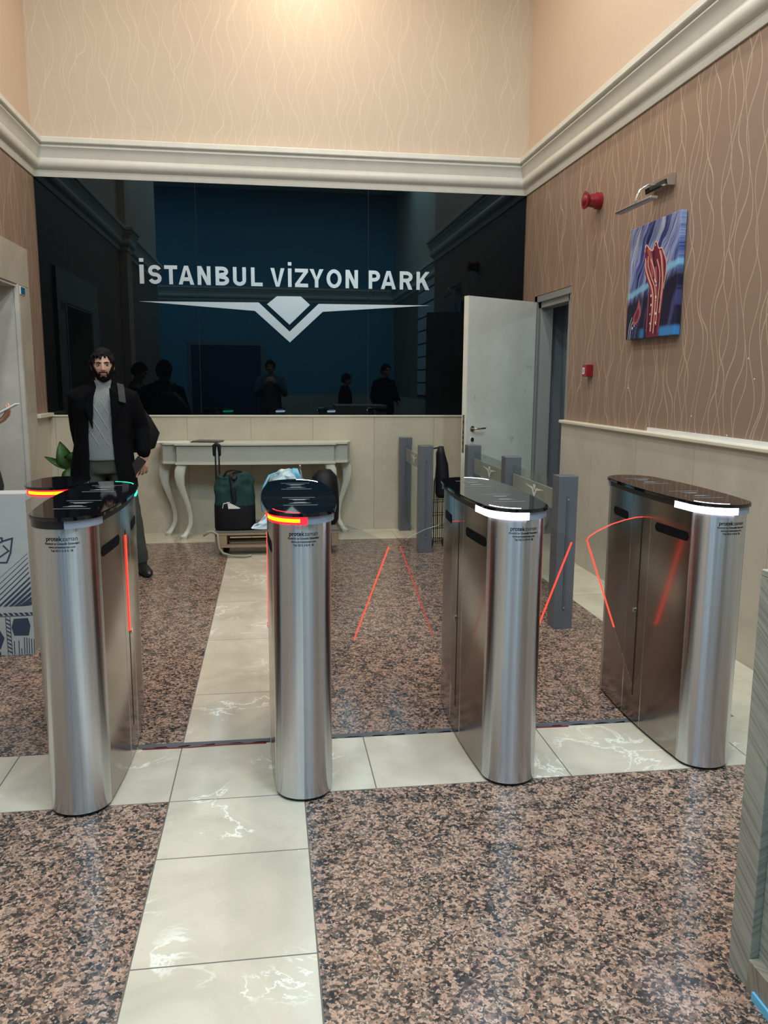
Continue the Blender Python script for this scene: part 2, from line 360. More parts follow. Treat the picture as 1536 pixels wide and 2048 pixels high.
def tube(bm, pts, n=12, caps=True, mi=0):
    """pts: (x,y,z,r) or (x,y,z,rx,ry): swept tube with parallel transport; rounded ends"""
    P = [(Vector(p[:3]), p[3], p[4] if len(p) > 4 else p[3]) for p in pts]
    if caps:
        d0 = (P[0][0]-P[1][0]).normalized(); d1 = (P[-1][0]-P[-2][0]).normalized()
        a = [(P[0][0]+d0*P[0][1]*s, P[0][1]*c, P[0][2]*c) for s, c in ((.9, .25), (.6, .7))]; z = [(P[-1][0]+d1*P[-1][1]*s, P[-1][1]*c, P[-1][2]*c) for s, c in ((.6, .7), (.9, .25))]
        P = a+P+z
    T = []
    for i in range(len(P)):
        d = (P[min(i+1, len(P)-1)][0]-P[max(i-1, 0)][0]).normalized(); T.append(d)
    ref = Vector((1, 0, 0)) if abs(T[0].x) < .8 else Vector((0, 1, 0))
    u = (ref-T[0]*ref.dot(T[0])).normalized(); rings = []
    for i, (c, rx, ry) in enumerate(P):
        u = (u-T[i]*u.dot(T[i])).normalized(); v = T[i].cross(u)
        rings.append([bm.verts.new(c+u*math.cos(2*PI*k/n)*rx+v*math.sin(2*PI*k/n)*ry) for k in range(n)])
    F = []
    for a, b_ in zip(rings, rings[1:]):
        for k in range(n): F.append(bm.faces.new((a[k], a[(k+1) % n], b_[(k+1) % n], b_[k])))
    F += [bm.faces.new(rings[0][::-1]), bm.faces.new(rings[-1])]
    for f in F: f.material_index = mi
def rings(bm, L, n=28, e=2.3, mi=0):
    """stack of horizontal superellipses (cx,cy,z,rx,ry)"""
    R = []
    for cx, cy_, z, rx, ry in L:
        r = []
        for k in range(n):
            a = 2*PI*k/n; c, s = math.cos(a), math.sin(a)
            r.append(bm.verts.new((cx+rx*math.copysign(abs(c)**(2/e), c), cy_+ry*math.copysign(abs(s)**(2/e), s), z)))
        R.append(r)
    for a, b_ in zip(R, R[1:]):
        for k in range(n): bm.faces.new((a[k], a[(k+1) % n], b_[(k+1) % n], b_[k])).material_index = mi
    bm.faces.new(R[0][::-1]).material_index = mi; bm.faces.new(R[-1]).material_index = mi
def lathe(bm, prof, n=20, c=(0, 0)):
    R = [[bm.verts.new((c[0]+r*math.cos(2*PI*k/n), c[1]+r*math.sin(2*PI*k/n), z)) for k in range(n)] for r, z in prof]
    for a, b_ in zip(R, R[1:]):
        for k in range(n): bm.faces.new((a[k], a[(k+1) % n], b_[(k+1) % n], b_[k]))
    bm.faces.new(R[0][::-1]); bm.faces.new(R[-1])
def ell(bm, c, r, u=16, v=10):
    r0 = bmesh.ops.create_uvsphere(bm, u_segments=u, v_segments=v, radius=1)
    bmesh.ops.transform(bm, verts=r0['verts'], matrix=Matrix.Translation(c) @ Matrix.Diagonal((*r, 1)))
    return r0['verts']
def cyl(bm, a, b_, r, n=16, r2=None):
    a = Vector(a); b_ = Vector(b_); tube(bm, [(*a, r), (*b_, r2 or r)], n, caps=False)
def remesh(o, vox):
    md = o.modifiers.new('r', 'REMESH'); md.mode = 'VOXEL'; md.voxel_size = vox; md.use_smooth_shade = True
    sm = o.modifiers.new('s', 'SMOOTH'); sm.iterations = 2; sm.factor = .5
    dg = bpy.context.evaluated_depsgraph_get(); dg.update()
    me = bpy.data.meshes.new_from_object(o.evaluated_get(dg)); o.modifiers.clear(); o.data = me
    for p in me.polygons: p.use_smooth = True

# ------------------------------------------------------------------ floor (one surface cut into stone fields)
XL, XR, YB, XR2, XL2, YR = -2.09, 2.54, 8.02, 3.0, -4.2, -3.5
xs = {-4.4, -.382, .102, -1.02, .37, 1.13, 1.7, 2.07, 2.42, 2.56, 3.2}
ys = {-3.7, 2.755, 3.195, 3.238, 7.50, 7.93, 8.1}
jy_strip = [.46, .945, 1.43, 1.914, 2.399, 3.756, 4.583, 5.41, 6.056, 6.75]
jx_band = [-1.02, -.382, .37, 1.13, 1.9]; jx_rear = [-1.6, -.9, -.2, .5, 1.2, 1.9]; jy_right = [3.9, 4.6, 5.3, 6.0, 6.7]
J = .0022
for v in jy_strip+jy_right+[2.755]: ys |= {v-J, v+J}
for v in jx_band+jx_rear+[-.382, .102, 2.07]: xs |= {v-J, v+J}
xs = sorted(xs); ys = sorted(ys)
def near(v, L): return any(abs(v-q) < J*.99 for q in L)
def fmat(x, y):
    if 3.195 < y < 3.238 and -.56 < x < 1.7: return 3
    if 2.755-J < y < 3.195:
        if near(y, [2.755]) or near(x, jx_band): return 2
        return 1
    if x > 2.42 and y > 3.195 or y > 7.93: return 4
    if y > 7.50: return 2 if near(x, jx_rear) else 4
    if x > 2.07-J and y > 3.195: return 2 if near(x, [2.07]) or near(y, jy_right) else 4
    if -.382-J < x < .102+J:
        if near(x, [-.382, .102]) or near(y, jy_strip): return 2
        return 1
    return 0
xs = sorted(set(xs) | {-.56, 1.7})
bm = bmesh.new(); vg = {(i, j): bm.verts.new((x, y, 0)) for i, x in enumerate(xs) for j, y in enumerate(ys)}
for i in range(len(xs)-1):
    for j in range(len(ys)-1):
        f = bm.faces.new((vg[i, j], vg[i+1, j], vg[i+1, j+1], vg[i, j+1])); f.material_index = fmat((xs[i]+xs[i+1])/2, (ys[j]+ys[j+1])/2)
struct(obj('floor', bm, [M['granite'], M['marble'], M['joint'], M['channel'], M['marble_border']]))
bm = bx(-4.4, 3.2, -3.7, 8.3, CEIL, CEIL+.1); struct(obj('ceiling', bm, M['ceil']))

# ------------------------------------------------------------------ walls
def wallbands(name, boxes, mats): # boxes: (x0,x1,y0,y1,z0,z1,mi)
    bm = bmesh.new()
    for a in boxes: box(bm, *a[:6], mi=a[6])
    return struct(obj(name, bm, mats))
ZC = 3.31; ZW = 1.145
wallbands('wall_back', [(XL-.5, XR+.5, YB-.02, 8.3, 0, ZW, 0), (XL-.5, XR+.5, YB+.012, 8.3, ZW, ZC, 1), (XL-.5, XR+.5, YB, 8.3, ZC, CEIL, 1)], [M['wains_x'], M['paper_up_x']])
# right wall: service door opening y 6.70..7.61, z < 2.30
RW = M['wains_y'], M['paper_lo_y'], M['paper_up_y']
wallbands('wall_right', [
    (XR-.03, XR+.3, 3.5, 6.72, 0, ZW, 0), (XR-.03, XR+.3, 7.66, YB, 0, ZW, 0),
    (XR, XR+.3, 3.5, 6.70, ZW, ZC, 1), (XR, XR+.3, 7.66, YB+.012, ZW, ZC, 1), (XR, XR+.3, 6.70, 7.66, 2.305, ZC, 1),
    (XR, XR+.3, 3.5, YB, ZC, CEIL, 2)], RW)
wallbands('wall_right_rear', [
    (XR2, XR2+.2, YR, 3.5, 0, ZW, 0), (XR2, XR2+.2, YR, 3.5, ZW, ZC, 1), (XR2, XR2+.2, YR, 3.5, ZC, CEIL, 2)], RW)
# left wall: portal opening y 5.95..7.22, z < 2.27
wallbands('wall_left', [
    (XL-.25, XL+.02, 7.22, YB, 0, ZW, 0), (XL-.25, XL, 7.22, YB+.012, ZW, ZC, 1), (XL-.25, XL, 5.95, 7.22, 2.27, ZC, 1),
    (XL-.25, XL+.02, -.2, 5.95, 0, ZW, 0), (XL-.25, XL, -.2, 5.95, ZW, ZC, 1), (XL-.25, XL, -.2, YB, ZC, CEIL, 2),
    (XL-.02, XL+.10, 3.35, 3.75, 0, CEIL, 2)], [M['wains_y'], M['paper_lo_y'], M['paper_up_y']])
wallbands('wall_rear', [(-4.4, 3.2, YR-.2, YR, 0, ZW, 0), (-4.4, 3.2, YR-.2, YR, ZW, CEIL, 1)], [M['wains_x'], M['paper_rear']])
# lift lobby behind the portal and the glazed entrance side of the rear lobby
wallbands('wall_lobby', [(-3.9, -3.7, 5.2, 8.3, 0, CEIL, 0), (-3.9, XL-.2, 8.1, 8.3, 0, CEIL, 0), (-3.9, XL-.2, 5.0, 5.2, 0, CEIL, 0)], [M['portal_in']])
wallbands('wall_entrance', [(-4.4, -4.2, YR, -3.3, 0, CEIL, 0), (-4.4, -4.2, -.4, -.2, 0, CEIL, 0), (-4.4, -4.2, -3.3, -.4, 3.2, CEIL, 0), (-4.4, XL-.2, -.2, 0, 0, CEIL, 0)], [M['paper_rear']])
bm = bmesh.new()
for a in ((-3.3, -3.24), (-2.35, -2.29), (-1.38, -1.32), (-.46, -.4)): box(bm, -4.3, -4.24, a[0], a[1], 0, 3.2)
box(bm, -4.3, -4.24, -3.3, -.4, 3.14, 3.2); box(bm, -4.3, -4.24, -3.3, -.4, 2.2, 2.25)
w1 = struct(obj('window_1', bm, M['door_frame']))
obj('pane', bx(-4.275, -4.265, -3.24, -.46, 0.0, 3.14), thin_glass('entrance glass'), w1)

# crown moulding: profile (out, z) swept along each wall with mitred corners
CROWN = [(0, 3.305), (.012, 3.305), (.018, 3.325), (.022, 3.345), (.026, 3.36), (.050, 3.375), (.064, 3.395), (.070, 3.425), (.062, 3.452), (.058, 3.458),
         (.062, 3.470), (.070, 3.50), (.084, 3.525), (.100, 3.543), (.100, 3.552), (.088, 3.556), (.088, 3.566), (.112, 3.572), (.118, 3.58), (.118, 3.618), (.112, 3.625), (0, 3.625)]
def crown(name, pts):
    """pts: plan polyline of the wall faces, room on the left-hand side"""
    bm = bmesh.new(); n = len(pts); R = []
    for i, p in enumerate(pts):
        p = Vector(p); ns = []
        if i > 0: d = (p-Vector(pts[i-1])).normalized(); ns.append(Vector((-d.y, d.x)))
        if i < n-1: d = (Vector(pts[i+1])-p).normalized(); ns.append(Vector((-d.y, d.x)))
        m_ = ns[0] if len(ns) == 1 else (ns[0]+ns[1])/(1+ns[0].dot(ns[1]))
        R.append([bm.verts.new((p.x+m_.x*o, p.y+m_.y*o, z)) for o, z in CROWN])
    for a, b_ in zip(R, R[1:]):
        for k in range(len(CROWN)-1): bm.faces.new((a[k], b_[k], b_[k+1], a[k+1]))
    bm.faces.new(R[0]); bm.faces.new(R[-1][::-1])
    bmesh.ops.recalc_face_normals(bm, faces=bm.faces)
    return struct(obj(name, bm, M['crown'], smooth=True, angle=.6))
crown('trim_1', [(XR2, YR), (XR2, 3.5), (XR, 3.5), (XR, YB), (XL, YB), (XL, 3.75), (XL+.1, 3.75), (XL+.1, 3.35), (XL, 3.35), (XL, -.2)])
crown('trim_2', [(XL2, YR), (XR2, YR)])
# dado rails
bm = bmesh.new(); prism(bm, [(XR, 1.147), (XR-.045, 1.147), (XR-.052, 1.153), (XR-.052, 1.168), (XR-.046, 1.176), (XR, 1.176)], 3.5, 6.735, axis='y'); struct(obj('trim_3', bm, M['rail']))
bm = bmesh.new(); prism(bm, [(XR-.012, 1.176), (XR-.012, 1.20), (XR, 1.20), (XR, 1.176)], 3.5, 5.15, axis='y'); struct(obj('trim_4', bm, M['white_plastic']))
bm = bmesh.new(); box(bm, XL, XR, YB-.03, YB+.012, 1.145, 1.160, bev=.003); struct(obj('trim_5', bm, M['rail']))
bm = bmesh.new(); box(bm, XL, XL+.06, 7.56, YB-.0, 1.147, 1.182, bev=.004); struct(obj('trim_6', bm, M['rail']))
# portal surround (left)
bm = bmesh.new(); box(bm, XL-.02, XL+.035, 7.225, 7.545, 0, 2.268); box(bm, XL-.02, XL+.035, 5.60, 7.545, 2.272, 2.595); box(bm, XL-.02, XL+.035, 5.60, 5.95, 0, 2.268)
struct(obj('trim_7', bm, M['portal']))
bm = bmesh.new(); box(bm, XL-.5, XL+.025, 7.20, 7.228, 0, 2.27); box(bm, XL-.5, XL+.025, 5.94, 5.97, 0, 2.27); box(bm, XL-.5, XL+.025, 5.97, 7.20, 2.25, 2.271)
box(bm, XL+.01, XL+.042, 7.190, 7.226, 0, 2.27)
struct(obj('trim_8', bm, M['portal_in']))
t_ = obj('floor_sign', bx(XL+.035, XL+.041, 7.262, 7.40, 2.195, 2.262, bev=.001), M['white_plastic']); tag(t_, 'small blue square sign on the marble portal edge at left', 'sign')
obj('sign_face', bx(XL+.041, XL+.043, 7.275, 7.388, 2.20, 2.257), M['blue_tag'], t_)
# door frame and room behind
bm = bmesh.new()
for a in ((7.52, 7.60), (6.74, 6.80)): box(bm, XR+.02, XR+.14, a[0], a[1], 0, 2.25)
box(bm, XR+.02, XR+.14, 6.74, 7.60, 2.19, 2.25); box(bm, XR+.0, XR+.08, 7.585, 7.655, 0, 2.30); box(bm, XR+.0, XR+.08, 6.705, 7.655, 2.245, 2.30); box(bm, XR+.005, XR+.08, 6.705, 6.74, 0, 2.30)
fr = struct(obj('door_1', bm, M['door_frame'])); tag(fr, 'grey steel frame of the open service door in the right wall')
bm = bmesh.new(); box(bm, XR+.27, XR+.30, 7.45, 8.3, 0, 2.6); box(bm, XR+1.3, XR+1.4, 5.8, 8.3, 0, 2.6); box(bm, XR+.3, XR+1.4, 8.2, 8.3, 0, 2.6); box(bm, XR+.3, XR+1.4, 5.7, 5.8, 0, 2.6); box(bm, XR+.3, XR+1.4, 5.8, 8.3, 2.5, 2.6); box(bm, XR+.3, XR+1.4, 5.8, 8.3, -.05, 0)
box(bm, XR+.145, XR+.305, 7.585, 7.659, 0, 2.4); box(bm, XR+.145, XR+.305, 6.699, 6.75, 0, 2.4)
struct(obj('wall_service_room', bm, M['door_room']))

# ------------------------------------------------------------------ black glass cladding, three panes
for i, (a, b_) in enumerate(((XL+.006, -.6615), (-.6585, .9665), (.9695, XR-.006))):
    o = obj('mirror_cladding', bx(a, b_, YB-.006, YB+.012, 1.160, 3.312, bev=.0008), M['black_glass'])
    tag(o, ['black mirror glass wall panel, leftmost pane behind the bearded man', 'black mirror glass wall panel, middle pane behind the emblem', 'black mirror glass wall panel, right pane beside the open door'][i], 'glass panel', 'black glass wall panels')

# ------------------------------------------------------------------ sign letters
def stroke(bm, pts, w, y0, y1, closed=False):
    n = len(pts); P = [Vector(p) for p in pts]; Lf = []; Rt = []
    for i in range(n):
        a = P[i-1] if (i or closed) else P[i]; c = P[(i+1) % n] if (i < n-1 or closed) else P[i]
        d1 = (P[i]-a); d2 = (c-P[i]); d1 = d1.normalized() if d1.length else d2.normalized(); d2 = d2.normalized() if d2.length else d1
        n1 = Vector((-d1.y, d1.x)); n2 = Vector((-d2.y, d2.x)); m_ = (n1+n2)/max(.3, 1+n1.dot(n2)); Lf.append(P[i]+m_*w/2); Rt.append(P[i]-m_*w/2)
    for i in range(n if closed else n-1):
        j = (i+1) % n; prism(bm, [Lf[i], Lf[j], Rt[j], Rt[i]], y0, y1, axis='y')
def arc(cx, cz, rx, rz, a0, a1, n=14): return [(cx+rx*math.cos(math.radians(a0+(a1-a0)*k/n)), cz+rz*math.sin(math.radians(a0+(a1-a0)*k/n))) for k in range(n+1)]
H = .172; Z0 = 2.384; SW = .034
def glyph(ch, w):
    """strokes and polygons in a box w wide, H high; returns ('s', pts, closed) or ('p', pts)"""
    h = SW/2; out = []
    if ch == 'I': out = [('p', [(0, 0), (w, 0), (w, H), (0, H)]), ('p', [(0, H+.026), (w, H+.026), (w, H+.058), (0, H+.058)])]
    if ch == 'T': out = [('s', [(0, H-h), (w, H-h)]), ('s', [(w/2, 0), (w/2, H-h)])]
    if ch == 'L': out = [('s', [(h, H), (h, h), (w, h)])]
    if ch == 'A': out = [('p', [(0, 0), (SW*1.05, 0), (w/2, H*.80), (w/2, H), (w/2-SW*.55, H)]), ('p', [(w, 0), (w-SW*1.05, 0), (w/2, H*.80), (w/2, H), (w/2+SW*.55, H)]), ('s', [(w*.24, H*.29), (w*.76, H*.29)])]
    if ch == 'V': out = [('p', [(0, H), (SW*1.05, H), (w/2, H*.2), (w/2, 0), (w/2-SW*.5, 0)]), ('p', [(w, H), (w-SW*1.05, H), (w/2, H*.2), (w/2, 0), (w/2+SW*.5, 0)])]
    if ch == 'N': out = [('s', [(h, 0), (h, H)]), ('s', [(w-h, 0), (w-h, H)]), ('p', [(0, H), (SW*1.1, H), (w, 0), (w-SW*1.1, 0)])]
    if ch == 'Z': out = [('s', [(0, H-h), (w, H-h)]), ('s', [(0, h), (w, h)]), ('p', [(w-SW*1.2, H-SW*.9), (w, H-SW*.9), (SW*1.2, SW*.9), (0, SW*.9)])]
    if ch == 'Y': out = [('p', [(0, H), (SW*1.15, H), (w/2, H*.55), (w/2, H*.36), (w/2-h, H*.40)]), ('p', [(w, H), (w-SW*1.15, H), (w/2, H*.55), (w/2, H*.36), (w/2+h, H*.40)]), ('s', [(w/2, 0), (w/2, H*.45)])]
    if ch == 'U': out = [('s', [(h, H), (h, w*.44)]+arc(w/2, w*.44, w/2-h, w*.44-h, 180, 360)[1:]+[(w-h, H)])]
    if ch == 'O': out = [('c', arc(w/2, H/2, w/2-h, H/2-h+.002, 0, 360, 28)[:-1])]
    if ch == 'S': out = [('s', arc(w/2, .1205, w/2-h, .0345, 18, 270, 18)+arc(w/2, .0515, w/2-h, .0345, 90, -162, 18)[1:])]
    if ch == 'B': out = [('s', [(h, 0), (h, H)]), ('s', [(h, H-h), (w*.5, H-h)]+arc(w*.5, H*.74, w*.44-h, H*.26-h, 90, -90, 10)+[(h, H*.5+.004)]), ('s', [(h, h), (w*.5, h)]+arc(w*.5, H*.27, w*.5-h, H*.27-h, -90, 90, 10)+[(h, H*.5)])]
    if ch in 'PR': out = [('s', [(h, 0), (h, H)]), ('s', [(h, H-h), (w*.5, H-h)]+arc(w*.5, H*.70, w*.5-h, H*.30-h, 90, -90, 12)+[(h, H*.4+h)])]
    if ch == 'R': out.append(('p', [(w*.42, H*.46), (w*.42+SW*1.1, H*.46), (w, 0), (w-SW*1.15, 0)]))
    if ch == 'K': out = [('s', [(h, 0), (h, H)]), ('p', [(w-SW*1.2, H), (w, H), (SW, H*.33), (SW, H*.58)]), ('p', [(w*.30, H*.55), (w*.30+SW, H*.68), (w, 0), (w-SW*1.2, 0)])]
    return out
LET = [('I', -1.188, -1.149, 'dotted letter İ at the very start of the word İSTANBUL'), ('S', -1.109, -.989, 'letter S in the word İSTANBUL'), ('T', -.962, -.843, 'letter T in the word İSTANBUL'),
       ('A', -.833, -.69, 'letter A in the word İSTANBUL'), ('N', -.658, -.537, 'letter N in the word İSTANBUL'), ('B', -.491, -.365, 'letter B in the word İSTANBUL'), ('U', -.328, -.206, 'letter U in the word İSTANBUL'),
       ('L', -.159, -.05, 'letter L ending the word İSTANBUL'), ('V', .025, .158, 'letter V starting the word VİZYON'), ('I', .191, .225, 'dotted letter İ in the word VİZYON'), ('Z', .258, .383, 'letter Z in the word VİZYON'),
       ('Y', .397, .532, 'letter Y in the word VİZYON'), ('O', .561, .706, 'letter O in the word VİZYON'), ('N', .745, .866, 'letter N ending the word VİZYON'), ('P', .971, 1.082, 'letter P starting the word PARK'),
       ('A', 1.091, 1.239, 'letter A in the word PARK'), ('R', 1.277, 1.403, 'letter R in the word PARK'), ('K', 1.443, 1.572, 'letter K ending the word PARK')]
YS0, YS1 = YB-.022, YB-.006
for ch, a, b_, lb in LET:
    bm = bmesh.new(); w = b_-a
    for gi, g_ in enumerate(glyph(ch, w)):
        YS0 = YB-.022-.0004*gi
        pts = [(a+p[0], Z0+p[1]) for p in g_[1]]
        if g_[0] == 'p': prism(bm, pts, YS0, YS1, axis='y')
        else: stroke(bm, pts, SW, YS0, YS1, closed=g_[0] == 'c')
    YS0 = YB-.022; tag(obj('sign_letter', bm, M['sign']), 'brushed steel '+lb, 'sign letter', 'steel letters on the black glass')
bm = bmesh.new()
prism(bm, [(-1.202, 2.223), (-.091, 2.233), (.2, 1.965), (.482, 2.231), (1.587, 2.237), (.522, 2.157), (.202, 1.862), (-.128, 2.154)], YS0, YS1, axis='y')
tag(obj('winged_emblem', bm, M['sign']), 'brushed steel winged V emblem below the sign letters', 'emblem')
bm = bmesh.new(); prism(bm, [(.083, 2.295), (-.012, 2.219), (.201, 2.03), (.4, 2.22), (.312, 2.297)], YS0, YS1, axis='y')
tag(obj('diamond_emblem', bm, M['sign']), 'brushed steel diamond plate nested in the winged emblem', 'emblem')

# ------------------------------------------------------------------ ceiling downlights
for i, (x, y, z, c, wt, r) in enumerate(LAMPS):
    bm = bmesh.new(); lathe(bm, [(r*1.25, CEIL-.004), (r*1.25, CEIL-.018), (r*1.02, CEIL-.022), (r*1.0, CEIL-.006)], 24, (x, y))
    place = 'above the black glass wall' if y > 6.5 else 'over the gate side of the hall'
    near_ = ['above the emblem on the black glass', 'above the bearded man', 'above the open service door', 'above the middle of the hall floor', 'above the leftmost front turnstile', 'above the rightmost turnstile', 'between the photographer and the turnstiles'][i]
    t_ = tag(obj('ceiling_downlight', bm, M['white_plastic']), 'round recessed ceiling downlight '+near_, 'ceiling light', 'round downlights '+place)
    ld = bpy.data.lights.new('downlight_lamp', 'AREA'); ld.shape = 'DISK'; ld.size = 2*r; ld.color = c; ld.energy = wt
    lo = bpy.data.objects.new('downlight_lamp', ld); lo.location = (x, y, z); COL.objects.link(lo); lo.parent = t_; lo.matrix_parent_inverse = Matrix.Identity(4)

for i, (x, y, z, ln, wt) in enumerate(LINES):  # unseen luminaires, put in for the blue-white streaks on the steel noses
    t_ = tag(obj('added_luminaire', bx(x-.045, x+.045, y-ln/2, y+ln/2, z+.004, CEIL-.002, bev=.004), M['white_plastic']), 'long narrow luminaire added above the rear lobby to streak the steel, '+['nearest the glazed entrance', 'second from the glazed entrance', 'the middle one of five', 'second from the directory board', 'nearest the directory board'][i], 'ceiling light', 'linear luminaires added over the rear lobby')
    ld = bpy.data.lights.new('streak_light', 'AREA'); ld.shape = 'RECTANGLE'; ld.size = .07; ld.size_y = ln*.97; ld.color = (.50, .80, 1.0); ld.energy = wt*1.8
    lo = bpy.data.objects.new('streak_light', ld); lo.location = (x, y, z); COL.objects.link(lo); lo.parent = t_
for nm, lb, x, y, z, wt, c in (('added_lamp', 'lamp added in the lift lobby to brighten the left portal reveal', -2.9, 6.6, 5.6, 45, NEUT), ('added_lamp', 'small lamp added inside the service room behind the open door', XR+.85, 7.0, 2.44, 3.0, COOL)):  # unseen lamps, added to brighten the portal reveal and the service room
    bm = bmesh.new(); lathe(bm, [(.12, z+.05), (.13, z+.02), (.10, z+.005)], 24, (x, y)); t_ = tag(obj(nm, bm, M['white_plastic']), lb, 'ceiling light')
    ld = bpy.data.lights.new('lamp_light', 'AREA'); ld.shape = 'DISK'; ld.size = .2; ld.color = c; ld.energy = wt
    lo = bpy.data.objects.new('lamp_light', ld); lo.location = (x, y, z-.005); COL.objects.link(lo); lo.parent = t_

# ------------------------------------------------------------------ turnstile pedestals
def half(y, w0, drop, y1, y2):
    a = abs(y)
    if a <= y1: return w0-drop*(a/y1)**2
    return (w0-drop)*math.sqrt(max(0, 1-((a-y1)/(y2-y1))**2))
def side_pts(ya, yb, w0, drop, y1, y2, n=10):  # right side, ya->yb
    return [(half(ya+(yb-ya)*k/n, w0, drop, y1, y2), ya+(yb-ya)*k/n) for k in range(n+1)]
def nose_pts(w, y1, y2, n=28, a0=0, a1=180, off=0.):   # front end (towards -y), from right to left
    return [((w+off)*math.cos(math.radians(a0+(a1-a0)*k/n)), -y1-(y2-y1+off)*math.sin(math.radians(a0+(a1-a0)*k/n))) for k in range(n+1)]
BW, BD, BY1, BY2 = .122, .020, .375, .470
LW, LD, LY1, LY2 = .144, .022, .350, .487
def outline(w0, dr, y1, y2, n=24):
    nf = nose_pts(w0-dr, y1, y2, n); R = side_pts(y1, -y1, w0, dr, y1, y2, 14)
    L = R+nf[1:]; L2 = [(-x, -y) for x, y in L]
    return L+L2[1:-1] if abs(L2[-1][0]-L[0][0]) < 1e-6 else L+L2[1:]
def rot180(P): return [(-x, -y) for x, y in P]
FONT = None
def text_mesh(body, size, offset=0.0):
    c = bpy.data.curves.new('t', 'FONT'); c.body = body; c.size = size; c.align_x = 'CENTER'; c.offset = offset
    o = bpy.data.objects.new('t', c); COL.objects.link(o); dg = bpy.context.evaluated_depsgraph_get(); dg.update()
    me = bpy.data.meshes.new_from_object(o.evaluated_get(dg)); bpy.data.objects.remove(o); return me
def pedestal(x, y, label, front, back, flap_r=None, flap_l=None, logo=True):
    t = thing('turnstile_pedestal', label, 'turnstile', (x, y, 0), 0, 'stainless steel turnstile pedestals')
    bm = bmesh.new(); prism(bm, [(a*.96, b_*.985) for a, b_ in outline(BW-.003, BD, BY1, BY2-.003)], 0, .018); obj('base_plinth', bm, M['core'], t)
    bm = bmesh.new(); prism(bm, outline(BW-.006, BD, BY1, BY2-.006), .018, 1.02); obj('inner_core', bm, M['core'], t)
    ZB, ZT = .012, 1.02
    # front and rear noses
    wn = half(BY1, BW, BD, BY1, BY2); nf = side_pts(-.372, -BY1, BW, BD, BY1, BY2, 2)[:-1]+nose_pts(wn, BY1, BY2, 36)+[(-p[0], p[1]) for p in side_pts(-.372, -BY1, BW, BD, BY1, BY2, 2)[:-1]][::-1]
    for P in (nf, rot180(nf)):
        bm = bmesh.new(); ribbon(bm, P[::-1], .005, ZB, ZT); o = obj('nose_shell', bm, M['nose'], t, smooth=True, angle=.7)
    # side panels with windows
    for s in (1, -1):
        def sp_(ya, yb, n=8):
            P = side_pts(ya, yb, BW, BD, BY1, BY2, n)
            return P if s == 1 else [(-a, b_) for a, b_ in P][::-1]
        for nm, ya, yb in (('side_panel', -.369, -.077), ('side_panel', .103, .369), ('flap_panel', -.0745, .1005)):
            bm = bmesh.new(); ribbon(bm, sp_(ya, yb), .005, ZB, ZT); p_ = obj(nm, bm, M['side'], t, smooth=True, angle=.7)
            if nm == 'side_panel':   # stadium-shaped sensor window
                yc, hl = (-.235, .122) if ya < 0 else (.232, .088); zc = .913; rr = .0185; bm = bmesh.new(); col = []
                for k in range(25):
                    q = yc-hl+2*hl*k/24; e = hl-abs(q-yc); dz = rr*math.sqrt(max(.002, 1-max(0, (rr-e)/rr)**2)); xo = half(q, BW, BD, BY1, BY2)
                    col.append([bm.verts.new((s*(xo+.0016), q, zc-dz)), bm.verts.new((s*(xo+.0016), q, zc+dz)), bm.verts.new((s*(xo-.002), q, zc+dz)), bm.verts.new((s*(xo-.002), q, zc-dz))])
                for a, b_ in zip(col, col[1:]):
                    for k in range(4): bm.faces.new((a[k], a[(k+1) % 4], b_[(k+1) % 4], b_[k]))
                bm.faces.new(col[0]); bm.faces.new(col[-1][::-1]); bmesh.ops.recalc_face_normals(bm, faces=bm.faces); obj('sensor_window', bm, M['ink'], p_)
        for q in (-.3705, -.0757, .1017, .3705):  # chrome strips stand in for the highlights along the panel seams
            xo = half(q, BW, BD, BY1, BY2); bm = bmesh.new(); box(bm, min(s*(xo-.003), s*(xo+.0012)), max(s*(xo-.003), s*(xo+.0012)), q-.0014, q+.0014, ZB, ZT, bev=.0004); obj('seam_glint', bm, M['chrome'], t)
        bm = bmesh.new(); xx = s*BW; box(bm, min(xx-s*.004, xx+s*.0012), max(xx-s*.004, xx+s*.0012), -.0045, .0045, .13, .925); obj('flap_slot', bm, M['core'], t)
        bm = bmesh.new(); cyl(bm, (s*(BW-.004), .022, .515), (s*(BW+.007), .022, .515), .011, 18); obj('lock', bm, M['chrome'], t, smooth=True, angle=.7)
    # band under the lid: black rim, light strip on one side of the nose, grey diffuser on the other
    bm = bmesh.new(); prism(bm, outline(LW-.012, LD, LY1, LY2-.012), 1.02, 1.045); obj('lid_rim', bm, M['core'], t)
    wl = half(LY1, LW, LD, LY1, LY2)
    def band(a0, a1, n=16, extra=0): 
        P = nose_pts(wl-.006, LY1, LY2-.006, n, a0, a1)
        return P
    def strip(P, m_, name, z0=1.017, z1=1.043, th=.016):
        bm = bmesh.new(); ribbon(bm, P[::-1], th, z0, z1); return obj(name, bm, m_, t, smooth=True, angle=.7)
    leftside = [(-half(q, LW-.006, LD, LY1, LY2), q) for q in (-.33, -.30, -.27)]
    fl = band(82, 180)+leftside; fr_ = band(6, 81.5)
    def lit(P, m_):
        o = strip(P, m_, 'light_strip')
        if m_ is M['led_red']:
            Q = P[2:-3]; Q = [(a*1.012, b_*1.003) for a, b_ in Q]; bm = bmesh.new(); ribbon(bm, Q[::-1], .012, 1.0245, 1.0365); obj('light_core', bm, M['led_core'], o)
    lit(fl, front); strip(fr_, M['bumper'], 'diffuser')
    lit(rot180(fl), back); strip(rot180(fr_), M['bumper'], 'diffuser')
    bm = bmesh.new(); prism(bm, outline(LW, LD, LY1, LY2, 32), 1.044, 1.056); E_ = [e for e in bm.edges if abs(e.verts[0].co.z-e.verts[1].co.z) < 1e-6 and e.verts[0].co.z > 1.05]
